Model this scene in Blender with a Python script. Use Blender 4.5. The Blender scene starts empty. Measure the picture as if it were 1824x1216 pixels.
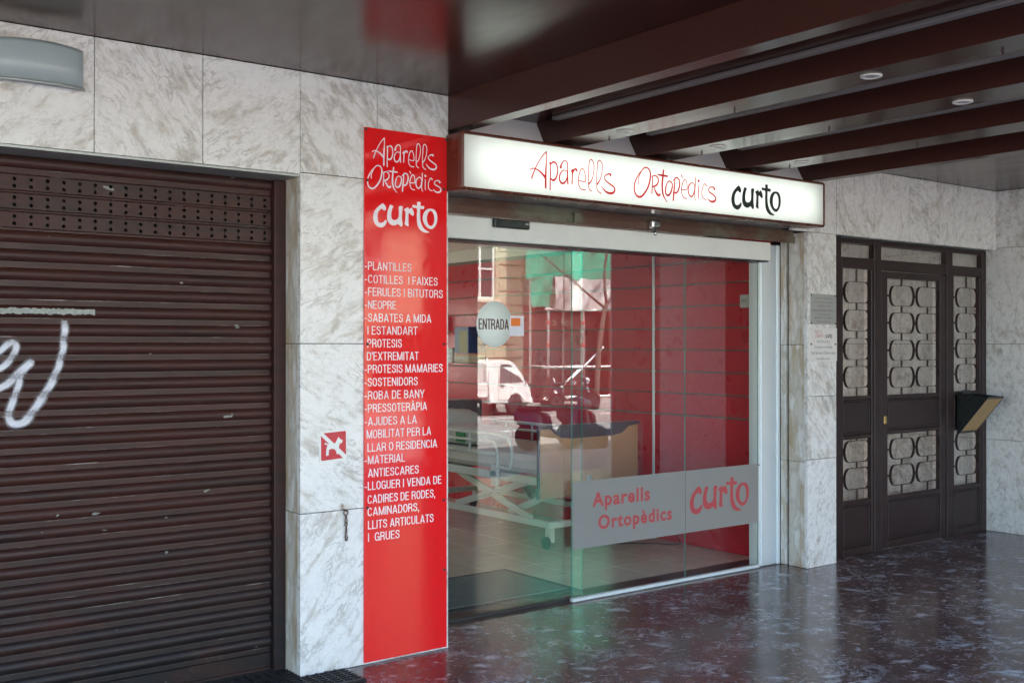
import bpy, bmesh, math, random
from mathutils import Vector, Matrix
from math import sin, cos, pi, radians

random.seed(7)
SC = bpy.context.scene
COL = SC.collection

# ------------------------------------------------------------------ camera
cam_d = bpy.data.cameras.new("camera")
cam = bpy.data.objects.new("camera", cam_d)
COL.objects.link(cam)
cam.location = (0.0, -4.806, 1.6)
cam.rotation_euler = (radians(90.2), 0, radians(-37.4))
cam_d.sensor_width = 36.0
cam_d.lens = 1946.0 / 1824.0 * 36.0
cam_d.clip_start = 0.05
cam_d.clip_end = 600.0
SC.camera = cam

# ------------------------------------------------------------------ sky, sun, exposure
SUN_EL, SUN_AZ = radians(58), radians(-14)      # azimuth from +Y towards +X: the sun stands behind the shop's own building
world = bpy.data.worlds.new("World")
SC.world = world
world.use_nodes = True
wn = world.node_tree
bg = wn.nodes["Background"]
sky = wn.nodes.new("ShaderNodeTexSky")
sky.sky_type = 'NISHITA'
sky.sun_disc = False
sky.sun_elevation = SUN_EL
sky.sun_rotation = SUN_AZ
sky.air_density = 1.0
sky.dust_density = 1.2
wn.links.new(sky.outputs[0], bg.inputs[0])
bg.inputs[1].default_value = 0.15
sun_d = bpy.data.lights.new("sun", 'SUN')
sun_d.energy = 5.0
sun_d.angle = radians(0.53)
sun_d.color = (1.0, 0.955, 0.89)
sun = bpy.data.objects.new("sun", sun_d)
COL.objects.link(sun)
sun.location = (0, 10, 30)
to_sun = Vector((sin(SUN_AZ) * cos(SUN_EL), cos(SUN_AZ) * cos(SUN_EL), sin(SUN_EL)))
sun.rotation_euler = (-to_sun).to_track_quat('-Z', 'Y').to_euler()
SC.view_settings.view_transform = 'Standard'
SC.view_settings.look = 'None'
SC.view_settings.gamma = 1.0
SC.view_settings.use_curve_mapping = False
SC.view_settings.exposure = 3.15
SC.render.engine = 'CYCLES'
cy = SC.cycles
cy.use_denoising = True
cy.max_bounces = 10
cy.diffuse_bounces = 5
cy.glossy_bounces = 5
cy.transmission_bounces = 6
cy.transparent_max_bounces = 16
cy.sample_clamp_indirect = 8.0
cy.caustics_reflective = True
cy.caustics_refractive = False

# ------------------------------------------------------------------ materials
class NT:
    """small wrapper to write node trees in short lines"""
    def __init__(s, name):
        s.m = bpy.data.materials.new(name)
        s.m.use_nodes = True
        s.t = s.m.node_tree
        s.b = s.t.nodes["Principled BSDF"]
        s.out = s.t.nodes["Material Output"]
    def n(s, kind, **kw):
        nd = s.t.nodes.new("ShaderNode" + kind)
        for k, v in kw.items():
            if k.startswith("i_"):
                nd.inputs[k[2:].replace("_", " ")].default_value = v
            else:
                setattr(nd, k, v)
        return nd
    def l(s, a, b):
        s.t.links.new(a, b)
    def pos(s, rnd=0.0):
        g = s.n("NewGeometry").outputs["Position"]
        if not rnd:
            return g
        oi = s.n("ObjectInfo").outputs["Random"]
        mu = s.n("Math", operation='MULTIPLY'); s.l(oi, mu.inputs[0]); mu.inputs[1].default_value = rnd
        ad = s.n("VectorMath", operation='ADD'); s.l(g, ad.inputs[0]); s.l(mu.outputs[0], ad.inputs[1])
        return ad.outputs[0]
    def objpos(s):
        return s.n("TexCoord").outputs["Object"]
    def map(s, v, rot=(0, 0, 0), scale=(1, 1, 1), loc=(0, 0, 0)):
        mp = s.n("Mapping"); s.l(v, mp.inputs[0])
        mp.inputs[1].default_value = loc; mp.inputs[2].default_value = rot; mp.inputs[3].default_value = scale
        return mp.outputs[0]
    def grain(s, v, rot, scale, loc=(0, 0, 0)):
        """rotate first, stretch afterwards, so the stretch follows the grain"""
        return s.map(s.map(v, rot=rot), scale=scale, loc=loc)
    def noise(s, v, scale, detail=4, rough=0.55, dist=0.0, out="Fac"):
        x = s.n("TexNoise"); s.l(v, x.inputs["Vector"])
        x.inputs["Scale"].default_value = scale; x.inputs["Detail"].default_value = detail
        x.inputs["Roughness"].default_value = rough; x.inputs["Distortion"].default_value = dist
        return x.outputs[out]
    def voro(s, v, scale, feature='F1', out="Distance", rnd=1.0):
        x = s.n("TexVoronoi", feature=feature); s.l(v, x.inputs["Vector"])
        x.inputs["Scale"].default_value = scale; x.inputs["Randomness"].default_value = rnd
        return x.outputs[out]
    def ramp(s, f, stops, interp='LINEAR'):
        r = s.n("ValToRGB"); s.l(f, r.inputs[0]); r.color_ramp.interpolation = interp
        e = r.color_ramp.elements
        while len(e) < len(stops): e.new(0.5)
        for el, (p, c) in zip(e, stops):
            el.position = p
            el.color = (c, c, c, 1) if isinstance(c, (int, float)) else (*c, 1)
        return r.outputs[0]
    def mix(s, f, a, b, mode='MIX'):
        x = s.n("MixRGB", blend_type=mode)
        for i, v in ((0, f), (1, a), (2, b)):
            if hasattr(v, "links"): s.l(v, x.inputs[i])
            else: x.inputs[i].default_value = v if i == 0 else (*v, 1)
        return x.outputs[0]
    def math(s, op, a, b=0.0):
        x = s.n("Math", operation=op)
        for i, v in ((0, a), (1, b)):
            if hasattr(v, "links"): s.l(v, x.inputs[i])
            else: x.inputs[i].default_value = v
        return x.outputs[0]
    def bump(s, h, strength=0.2, dist=0.01):
        x = s.n("Bump"); s.l(h, x.inputs["Height"])
        x.inputs["Strength"].default_value = strength; x.inputs["Distance"].default_value = dist
        s.l(x.outputs[0], s.b.inputs["Normal"])
    def set(s, color=None, rough=None, metal=None, spec=None, **kw):
        B = s.b.inputs
        if color is not None:
            if hasattr(color, "links"): s.l(color, B["Base Color"])
            else: B["Base Color"].default_value = (*color, 1)
        if rough is not None:
            if hasattr(rough, "links"): s.l(rough, B["Roughness"])
            else: B["Roughness"].default_value = rough
        if metal is not None: B["Metallic"].default_value = metal
        if spec is not None: B["Specular IOR Level"].default_value = spec
        for k, v in kw.items(): B[k].default_value = v
        return s.m

MAT = {}
def simple(name, color, rough=0.5, metal=0.0, spec=0.5, var=0.12, nscale=14.0, bump=0.0, dirt=None):
    t = NT(name); p = t.pos()
    n = t.noise(p, nscale, 5)
    lo = tuple(c * (1 - var) for c in color); hi = tuple(min(1, c * (1 + var)) for c in color)
    c = t.mix(n, lo, hi)
    if dirt:
        d = t.ramp(t.noise(p, 3.1, 6, 0.65), [(0.45, 0.0), (0.75, 1.0)])
        c = t.mix(t.math('MULTIPLY', d, dirt[1]), c, dirt[0])
    r = t.ramp(t.noise(p, nscale * 1.7, 4), [(0.2, max(0, rough - 0.07)), (0.8, min(1, rough + 0.07))])
    t.set(c, r, metal, spec)
    if bump: t.bump(t.noise(p, nscale * 4, 4), bump, 0.004)
    MAT[name] = t.m
    return t.m

def marble():
    t = NT("veined_marble")
    p = t.pos(53.0)
    oi = t.n("ObjectInfo").outputs["Random"]
    sgn = t.math('SIGN', t.math('SUBTRACT', oi, 0.42))
    cx = t.n("CombineXYZ"); t.l(sgn, cx.inputs[0]); cx.inputs[1].default_value = 1; cx.inputs[2].default_value = 1
    vm = t.n("VectorMath", operation='MULTIPLY'); t.l(p, vm.inputs[0]); t.l(cx.outputs[0], vm.inputs[1])
    vr = t.n("VectorRotate", rotation_type='Y_AXIS'); t.l(vm.outputs[0], vr.inputs["Vector"]); t.l(t.math('MULTIPLY', t.math('SUBTRACT', t.math('FRACT', t.math('MULTIPLY', oi, 7.31)), 0.5), 0.9), vr.inputs["Angle"])
    v = vr.outputs[0]
    w = t.noise(v, 5.0, 4, 0.6, out="Color")
    wa = t.n("VectorMath", operation='MULTIPLY_ADD'); t.l(w, wa.inputs[0]); wa.inputs[1].default_value = (0.06, 0.06, 0.06); t.l(v, wa.inputs[2])
    R1 = (radians(12), radians(-42), 0)
    W = wa.outputs[0]
    n1 = t.noise(t.grain(W, R1, (1, 1, 0.38)), 20.0, 6, 0.62, 0.35)
    n0 = t.noise(t.grain(W, R1, (1, 1, 0.45), (3, 3, 3)), 4.5, 3, 0.5)
    tone = t.math('ADD', t.math('ADD', n1, t.math('MULTIPLY', t.math('SUBTRACT', n0, 0.5), 0.28)), t.math('MULTIPLY', t.math('SUBTRACT', oi, 0.5), 0.09))
    white, cream, tan, grey = (0.745, 0.73, 0.71), (0.665, 0.645, 0.615), (0.545, 0.505, 0.455), (0.40, 0.38, 0.355)
    c = t.ramp(tone, [(0.29, grey), (0.385, tan), (0.46, cream), (0.53, white)])
    # larger pale clasts with torn outlines
    vc = t.grain(W, R1, (11.0, 11.0, 5.0))
    cd = t.voro(vc, 1.0, 'F1', "Distance"); cr = t.voro(vc, 1.0, 'F1', "Color")
    clast = t.math('MULTIPLY', t.ramp(t.math('ADD', cd, t.math('MULTIPLY', t.math('SUBTRACT', n1, 0.5), 0.8)), [(0.38, 1.0), (0.46, 0.0)]), t.ramp(cr, [(0.50, 0.0), (0.56, 0.9)]))
    c = t.mix(clast, c, (0.765, 0.75, 0.725))
    # thin grey veins running with the grain
    rid = t.math('ABSOLUTE', t.math('SUBTRACT', t.noise(t.grain(W, R1, (1, 1, 0.34), (4, 2, 9)), 13.0, 5, 0.62, 0.6), 0.5))
    vein = t.math('MULTIPLY', t.ramp(rid, [(0.0, 1.0), (0.028, 0.0)]), t.ramp(t.noise(v, 5.5, 3), [(0.38, 0.0), (0.60, 0.8)]))
    c = t.mix(vein, c, (0.37, 0.355, 0.335))
    rid2 = t.math('ABSOLUTE', t.math('SUBTRACT', t.noise(t.grain(W, R1, (1, 1, 0.4), (8, 5, 1)), 30.0, 4, 0.6, 0.6), 0.5))
    vein2 = t.math('MULTIPLY', t.ramp(rid2, [(0.0, 1.0), (0.035, 0.0)]), t.ramp(t.noise(v, 8.5, 3), [(0.42, 0.0), (0.62, 0.5)]))
    c = t.mix(vein2, c, (0.43, 0.40, 0.365))
    fine = t.noise(t.grain(W, R1, (1, 1, 0.5)), 150, 4, 0.7)
    c = t.mix(0.15, c, t.ramp(fine, [(0.3, 0.6), (0.7, 1.0)]), 'MULTIPLY')
    t.set(c, t.ramp(t.noise(v, 30, 4), [(0.3, 0.22), (0.7, 0.36)]), 0, 0.45)
    MAT["marble"] = t.m
marble()

def stained_marble():
    # the reveal beside the shop door carries ochre water stains
    t = NT("stained_marble"); p = t.pos(11.0)
    w = t.noise(p, 6.0, 4, 0.6, out="Color")
    wa = t.n("VectorMath", operation='MULTIPLY_ADD'); t.l(w, wa.inputs[0]); wa.inputs[1].default_value = (0.12, 0.12, 0.12); t.l(p, wa.inputs[2])
    v2 = t.map(wa.outputs[0], rot=(radians(-30), 0, 0), scale=(14, 14, 5))
    cell = t.voro(v2, 1.0, 'F1', "Color"); de = t.voro(v2, 1.0, 'DISTANCE_TO_EDGE')
    c = t.mix(t.ramp(cell, [(0.3, 0.0), (0.6, 1.0)]), (0.52, 0.48, 0.41), (0.66, 0.64, 0.61))
    c = t.mix(t.math('MULTIPLY', t.ramp(de, [(0.0, 0.7), (0.15, 0.0)]), 0.7), c, (0.33, 0.3, 0.25))
    st = t.ramp(t.noise(t.map(p, scale=(1, 7, 1.2)), 2.6, 5, 0.6), [(0.48, 0.0), (0.62, 1.0)])
    c = t.mix(t.math('MULTIPLY', st, 0.65), c, (0.36, 0.24, 0.11))
    t.set(c, 0.4, 0, 0.4); MAT["stained_marble"] = t.m
stained_marble()

def floor_marble():
    t = NT("polished_red_brown_marble"); p = t.pos()
    w = t.noise(p, 3.0, 5, 0.6, out="Color")
    wa = t.n("VectorMath", operation='MULTIPLY_ADD'); t.l(w, wa.inputs[0]); wa.inputs[1].default_value = (0.30, 0.30, 0.0); t.l(p, wa.inputs[2])
    q = wa.outputs[0]
    base = t.mix(t.ramp(t.noise(q, 3.5, 6, 0.65), [(0.3, 0.0), (0.7, 1.0)]), (0.058, 0.027, 0.026), (0.135, 0.062, 0.055))
    mott = t.ramp(t.noise(q, 9.0, 7, 0.7, 0.4), [(0.52, 0.0), (0.76, 0.65)])
    base = t.mix(mott, base, (0.17, 0.15, 0.16))
    speck = t.ramp(t.noise(q, 42, 5, 0.75), [(0.56, 0.0), (0.72, 0.7)])
    base = t.mix(speck, base, (0.21, 0.20, 0.215))
    rid = t.math('ABSOLUTE', t.math('SUBTRACT', t.noise(q, 3.4, 6, 0.62, 0.8), 0.5))
    vein = t.math('MULTIPLY', t.ramp(rid, [(0.0, 1.0), (0.02, 0.0)]), t.ramp(t.noise(p, 1.7, 4), [(0.48, 0.0), (0.62, 0.85)]))
    rid2 = t.math('ABSOLUTE', t.math('SUBTRACT', t.noise(t.map(q, loc=(7, 3, 0)), 9.0, 5, 0.62, 1.0), 0.5))
    vein2 = t.math('MULTIPLY', t.ramp(rid2, [(0.0, 1.0), (0.035, 0.0)]), t.ramp(t.noise(t.map(p, loc=(2, 9, 0)), 3.4, 4), [(0.48, 0.0), (0.62, 0.75)]))
    edge = t.math('MULTIPLY', t.math('SUBTRACT', t.noise(q, 30, 4, 0.6), 0.5), 0.55)
    def flakes(scale, lo, hi, r0, r1, amt, loc):
        vv = t.grain(q, (0, 0, 0.5), (1.0, 1.7, 1.0), loc)
        d = t.math('ADD', t.voro(vv, scale, 'F1', "Distance"), edge); rc = t.voro(vv, scale, 'F1', "Color")
        return t.math('MULTIPLY', t.ramp(d, [(r0, 1.0), (r1, 0.0)]), t.ramp(rc, [(lo, 0.0), (hi, amt)]))
    f1 = flakes(4.5, 0.48, 0.58, 0.10, 0.34, 0.8, (0, 0, 0)); f2 = flakes(12.0, 0.48, 0.58, 0.12, 0.34, 0.75, (5, 1, 0)); f3 = flakes(30.0, 0.48, 0.58, 0.12, 0.32, 0.7, (2, 8, 0))
    m = t.math('MAXIMUM', t.math('MAXIMUM', vein, vein2), t.math('MAXIMUM', f1, t.math('MAXIMUM', f2, f3)))
    c = t.mix(m, base, (0.50, 0.54, 0.59))
    t.set(c, t.ramp(t.noise(p, 4, 6, 0.65), [(0.25, 0.11), (0.75, 0.24)]), 0, 0.5)
    t.bump(t.noise(p, 2.5, 3), 0.02, 0.01)
    MAT["floor_marble"] = t.m
floor_marble()

def brown_paint():
    t = NT("glossy_brown_ceiling_paint"); p = t.pos()
    s = t.map(p, scale=(2.0, 30, 30))
    n = t.noise(s, 3.0, 5)
    c = t.mix(n, (0.048, 0.0165, 0.0125), (0.068, 0.025, 0.019))
    sm = t.ramp(t.noise(t.map(p, scale=(6, 1.2, 1)), 2.2, 2, 0.5), [(0.3, 0.18), (0.7, 0.23)])
    t.set(c, sm, 0, 0.36)
    t.bump(t.noise(t.map(p, scale=(40, 4, 4)), 1.0, 2), 0.02, 0.003)
    MAT["brown_paint"] = t.m
brown_paint()

def shutter_paint():
    t = NT("brown_shutter_enamel"); p = t.pos()
    n = t.noise(p, 5, 6, 0.65)
    c = t.mix(n, (0.034, 0.0108, 0.0080), (0.056, 0.0185, 0.0140))
    sx = t.map(p, scale=(0.7, 1, 9))
    grime = t.ramp(t.noise(sx, 3.0, 6, 0.7), [(0.44, 0.0), (0.68, 1.0)])
    c = t.mix(t.math('MULTIPLY', grime, 0.7), c, (0.014, 0.011, 0.010))
    sep = t.n("SeparateXYZ"); t.l(p, sep.inputs[0])
    low = t.ramp(sep.outputs[2], [(0.0, 1.0), (0.55, 0.0)])
    splash = t.math('MULTIPLY', low, t.ramp(t.noise(t.map(p, scale=(6, 1, 12)), 3.0, 7, 0.8), [(0.55, 0.0), (0.68, 1.0)]))
    c = t.mix(t.math('MULTIPLY', splash, 0.7), c, (0.16, 0.145, 0.125))
    soot = t.math('MULTIPLY', t.ramp(sep.outputs[2], [(0.1, 1.0), (0.95, 0.0)]), t.ramp(t.noise(t.map(p, scale=(0.9, 1, 2.2)), 2.3, 5, 0.65), [(0.30, 0.0), (0.54, 1.0)]))
    c = t.mix(t.math('MULTIPLY', soot, 0.95), c, (0.012, 0.012, 0.013))
    chip = t.ramp(t.noise(t.map(p, scale=(1, 1, 2)), 9.0, 2), [(0.735, 0.0), (0.75, 1.0)])
    c = t.mix(chip, c, (0.22, 0.22, 0.20))
    t.set(c, t.ramp(n, [(0.3, 0.36), (0.7, 0.52)]), 0, 0.26)
    t.bump(t.noise(p, 60, 3), 0.06, 0.002)
    MAT["shutter"] = t.m
    t = NT("scuffed_slat_edge"); p = t.pos()
    s = t.map(p, scale=(1.0, 1, 22))
    m = t.ramp(t.noise(s, 2.6, 7, 0.78), [(0.555, 0.0), (0.63, 0.8)])
    c = t.mix(m, (0.030, 0.014, 0.011), (0.42, 0.40, 0.37))
    t.set(c, 0.4); MAT["slat_edge"] = t.m
shutter_paint()

def glass(name, tint, f0=0.098):
    t = NT(name)
    tr = t.n("BsdfTransparent"); tr.inputs[0].default_value = (*tint, 1)
    gl = t.n("BsdfGlossy"); gl.inputs["Roughness"].default_value = 0.0; gl.inputs["Color"].default_value = (1, 1, 1, 1)
    lw = t.n("LayerWeight"); lw.inputs[0].default_value = 0.5
    f5 = t.math('POWER', lw.outputs["Facing"], 5.0)
    fr = t.math('ADD', t.math('MULTIPLY', f5, 1 - f0), f0)
    mx = t.n("MixShader"); t.l(fr, mx.inputs[0]); t.l(tr.outputs[0], mx.inputs[1]); t.l(gl.outputs[0], mx.inputs[2])
    t.l(mx.outputs[0], t.out.inputs[0])
    MAT[name] = t.m
glass("door_glass", (0.95, 0.985, 0.965))
glass("gate_glass", (0.80, 0.82, 0.82), 0.085)
glass("window_glass", (0.55, 0.6, 0.6), 0.10)
def clear(name, tint):
    t = NT(name); tr = t.n("BsdfTransparent"); tr.inputs[0].default_value = (*tint, 1)
    t.l(tr.outputs[0], t.out.inputs[0]); MAT[name] = t.m
clear("glass_back", (1, 1, 1))
def film(name, color, alpha_tr, transl=0.35, rough=0.5, wrinkle=None):
    """translucent sheet: part transparent, part diffuse, part translucent"""
    t = NT(name)
    d = t.n("BsdfDiffuse"); d.inputs[0].default_value = (*color, 1)
    s = t.n("BsdfTranslucent"); s.inputs[0].default_value = (*color, 1)
    m1 = t.n("MixShader"); m1.inputs[0].default_value = transl
    t.l(d.outputs[0], m1.inputs[1]); t.l(s.outputs[0], m1.inputs[2])
    tr = t.n("BsdfTransparent"); m2 = t.n("MixShader"); m2.inputs[0].default_value = 1 - alpha_tr
    t.l(tr.outputs[0], m2.inputs[1]); t.l(m1.outputs[0], m2.inputs[2])
    last = m2
    if wrinkle:
        gl = t.n("BsdfGlossy"); gl.inputs["Roughness"].default_value = wrinkle[0]
        bp = t.n("Bump"); bp.inputs["Strength"].default_value = 0.9; bp.inputs["Distance"].default_value = 0.02
        t.l(t.noise(t.objpos(), 9, 5, 0.6, 1.5), bp.inputs["Height"]); t.l(bp.outputs[0], gl.inputs["Normal"])
        m3 = t.n("MixShader"); m3.inputs[0].default_value = wrinkle[1]
        t.l(m2.outputs[0], m3.inputs[1]); t.l(gl.outputs[0], m3.inputs[2]); last = m3
    t.l(last.outputs[0], t.out.inputs[0]); MAT[name] = t.m
film("frosted_film", (0.36, 0.345, 0.32), 0.16, 0.25)
film("pale_disc", (0.86, 0.89, 0.82), 0.05, 0.1)
film("debris_net", (0.045, 0.50, 0.33), 0.18, 0.35)
film("shrink_wrap", (0.85, 0.85, 0.85), 0.93, 0.2, wrinkle=(0.06, 0.10))
film("acrylic", (0.92, 0.94, 0.92), 0.0, 0.75)

def emit(name, color, strength):
    t = NT(name); e = t.n("Emission"); e.inputs[0].default_value = (*color, 1); e.inputs[1].default_value = strength
    t.l(e.outputs[0], t.out.inputs[0]); MAT[name] = t.m
emit("tube_light", (0.93, 1.0, 0.94), 0.68)

def spray():
    t = NT("white_spray_paint")
    at = t.n("Attribute", attribute_name="cover")
    br = t.noise(t.pos(), 190, 3, 0.7)
    f = t.math('MULTIPLY', at.outputs["Fac"], t.ramp(br, [(0.3, 0.75), (0.6, 1.0)]))
    tr = t.n("BsdfTransparent"); mx = t.n("MixShader")
    t.set((0.72, 0.72, 0.78), 0.55)
    t.l(f, mx.inputs[0]); t.l(tr.outputs[0], mx.inputs[1]); t.l(t.b.outputs[0], mx.inputs[2]); t.l(mx.outputs[0], t.out.inputs[0])
    MAT["spray"] = t.m
spray()
def rust_stain():
    t = NT("rust_stain"); at = t.n("Attribute", attribute_name="cover")
    f = t.math('MULTIPLY', at.outputs["Fac"], t.ramp(t.noise(t.pos(), 90, 4, 0.7), [(0.35, 0.2), (0.6, 1.0)]))
    tr = t.n("BsdfTransparent"); mx = t.n("MixShader"); t.set((0.36, 0.19, 0.06), 0.7)
    t.l(f, mx.inputs[0]); t.l(tr.outputs[0], mx.inputs[1]); t.l(t.b.outputs[0], mx.inputs[2]); t.l(mx.outputs[0], t.out.inputs[0]); MAT["rust_stain"] = t.m
rust_stain()

simple("red_acrylic", (0.74, 0.011, 0.013), 0.06, 0, 0.5, 0.02)
simple("white_vinyl", (0.80, 0.72, 0.74), 0.45, var=0.02)
simple("white_border", (0.72, 0.71, 0.68), 0.45, var=0.03)
simple("sign_red_vinyl", (0.55, 0.02, 0.025), 0.4, var=0.03)
film("red_translucent_vinyl", (0.60, 0.02, 0.03), 0.0, 0.6)
simple("black_vinyl", (0.006, 0.014, 0.012), 0.4, var=0.02)
simple("muted_red_vinyl", (0.42, 0.055, 0.06), 0.5, var=0.03)
simple("entrada_ink", (0.10, 0.035, 0.03), 0.5, var=0.03)
simple("dog_sign_red", (0.50, 0.012, 0.03), 0.35, var=0.03)
simple("sign_case", (0.105, 0.026, 0.012), 0.26, 0, 0.5, 0.04, 3)
simple("case_white", (0.85, 0.87, 0.86), 0.6, var=0.02)
simple("rusty_rail", (0.085, 0.036, 0.024), 0.45, 0.2, 0.5, 0.35, 18, 0.15, ((0.19, 0.26, 0.19), 0.55))
simple("header_aluminium", (0.70, 0.70, 0.65), 0.42, 0.0, 0.5, 0.05, 5, dirt=((0.42, 0.40, 0.34), 0.25))
simple("aluminium", (0.60, 0.64, 0.66), 0.45, 0.3, 0.5, 0.05, 5)
simple("bright_aluminium", (0.70, 0.74, 0.74), 0.42, 0.25, 0.5, 0.05, 6)
simple("chrome", (0.75, 0.75, 0.74), 0.12, 1.0, 0.5, 0.05)
simple("black_plastic", (0.010, 0.013, 0.013), 0.3, var=0.15)
simple("dark_gap", (0.006, 0.005, 0.005), 0.8, var=0.2)
simple("plaster_white", (0.66, 0.63, 0.64), 0.8, 0, 0.3, 0.05, 40, 0.25)
simple("concrete_grey", (0.30, 0.27, 0.25), 0.8, 0, 0.3, 0.15, 9, 0.2)
simple("glass_edge", (0.10, 0.30, 0.23), 0.1, 0, 0.6, 0.05)
simple("gate_iron", (0.024, 0.011, 0.0105), 0.40, 0.0, 0.32, 0.12, 9, 0.03, ((0.05, 0.035, 0.032), 0.4))
simple("brass", (0.50, 0.33, 0.12), 0.3, 0.9)
simple("louvre_gold", (0.32, 0.20, 0.085), 0.5, 0.1)
simple("plaque_metal", (0.44, 0.44, 0.42), 0.35, 0.5, 0.5, 0.06, 20)
simple("plaque_white", (0.66, 0.63, 0.60), 0.3, 0, 0.5, 0.03, 8)
simple("ink_grey", (0.10, 0.10, 0.10), 0.6)
simple("rust_metal", (0.11, 0.065, 0.05), 0.5, 0.6, 0.5, 0.3, 40)
simple("bolt_metal", (0.075, 0.05, 0.045), 0.45, 0.5)
simple("lamp_glass", (0.34, 0.40, 0.41), 0.32, 0, 0.5, 0.10, 4, dirt=((0.22, 0.23, 0.22), 0.35))
simple("lamp_trim", (0.36, 0.38, 0.37), 0.4, 0.4)
simple("downlight_white", (0.72, 0.69, 0.66), 0.4, var=0.05)
simple("downlight_lens", (0.42, 0.40, 0.38), 0.25, var=0.1)
simple("grate_iron", (0.020, 0.020, 0.022), 0.5, 0.5, 0.5, 0.3)
simple("slat_red", (0.52, 0.008, 0.026), 0.30, 0, 0.5, 0.06, 3)
simple("groove_metal", (0.20, 0.20, 0.165), 0.5, 0.3)
simple("shop_wall", (0.76, 0.76, 0.70), 0.75, var=0.05)
simple("beige_tile", (0.62, 0.56, 0.45), 0.22, 0, 0.5, 0.10, 5)
simple("grout", (0.22, 0.19, 0.15), 0.9)
simple("mat_fibre", (0.14, 0.165, 0.155), 0.95, 0, 0.2, 0.35, 160, 0.6)
simple("mat_rubber", (0.025, 0.03, 0.03), 0.7)
simple("bed_paint", (0.60, 0.64, 0.58), 0.35, 0, 0.5, 0.06, 8)
simple("bed_plastic", (0.58, 0.60, 0.55), 0.4, var=0.06)
simple("bed_board", (0.62, 0.315, 0.15), 0.42, 0, 0.5, 0.10, 5)
simple("bed_trim", (0.055, 0.04, 0.05), 0.4)
simple("mattress", (0.68, 0.66, 0.60), 0.8, 0, 0.2, 0.08, 9, 0.2)
simple("pack_white", (0.62, 0.64, 0.60), 0.35, var=0.2, nscale=22, bump=0.5)
simple("pack_green", (0.03, 0.30, 0.09), 0.35)
simple("green_knob", (0.03, 0.16, 0.12), 0.4)
simple("rubber", (0.018, 0.018, 0.018), 0.75)
simple("box_blue", (0.02, 0.05, 0.14), 0.35)
simple("box_cream", (0.55, 0.50, 0.33), 0.45, dirt=((0.35, 0.28, 0.1), 0.6))
simple("box_orange", (0.75, 0.17, 0.02), 0.45)
simple("box_photo", (0.30, 0.27, 0.10), 0.45, var=0.6, nscale=60)
simple("cable_black", (0.012, 0.012, 0.012), 0.5)
simple("card_white", (0.66, 0.62, 0.66), 0.5)
# street opposite
simple("asphalt", (0.23, 0.215, 0.20), 0.85, 0, 0.4, 0.18, 3, 0.3)
simple("paving", (0.30, 0.285, 0.26), 0.8, 0, 0.3, 0.12, 5, 0.15)
simple("kerb_stone", (0.34, 0.33, 0.31), 0.8, 0, 0.3, 0.1, 8, 0.15)
simple("road_paint", (0.74, 0.73, 0.70), 0.7, var=0.15)
simple("beige_stone", (0.50, 0.43, 0.30), 0.85, 0, 0.3, 0.09, 4, 0.2)
simple("stone_light", (0.58, 0.53, 0.42), 0.85, 0, 0.3, 0.08, 4, 0.15)
simple("brick_red", (0.27, 0.085, 0.055), 0.85, 0, 0.3, 0.2, 20, 0.2)
simple("window_paint", (0.70, 0.69, 0.66), 0.5)
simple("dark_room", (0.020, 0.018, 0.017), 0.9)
simple("shop_maroon", (0.13, 0.018, 0.018), 0.4)
simple("steel_tube", (0.72, 0.71, 0.69), 0.4, 0.2, 0.5, 0.1, 12)
simple("clamp_red", (0.45, 0.05, 0.04), 0.5)
simple("plank", (0.38, 0.26, 0.14), 0.8, var=0.2)
simple("tarp_grey", (0.47, 0.44, 0.41), 0.28, 0, 0.55, 0.12, 6)
simple("bark", (0.12, 0.095, 0.075), 0.9, 0, 0.2, 0.3, 12, 0.5)
simple("truck_white", (0.74, 0.735, 0.70), 0.22, 0, 0.55, 0.02, 3)
simple("truck_glass", (0.035, 0.042, 0.045), 0.05, 0, 0.6, 0.05)
simple("truck_trim", (0.028, 0.028, 0.030), 0.5)
simple("rim_steel", (0.48, 0.48, 0.47), 0.35, 0.6)
simple("lamp_lens", (0.62, 0.62, 0.60), 0.1, 0, 0.6)
simple("lamp_amber", (0.60, 0.20, 0.02), 0.2)
simple("scooter_dark", (0.018, 0.018, 0.022), 0.2, 0, 0.6)
simple("scooter_blue", (0.025, 0.03, 0.075), 0.2, 0, 0.6)
simple("scooter_red", (0.05, 0.012, 0.012), 0.2, 0, 0.6)
simple("seat_vinyl", (0.014, 0.013, 0.013), 0.45)

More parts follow.
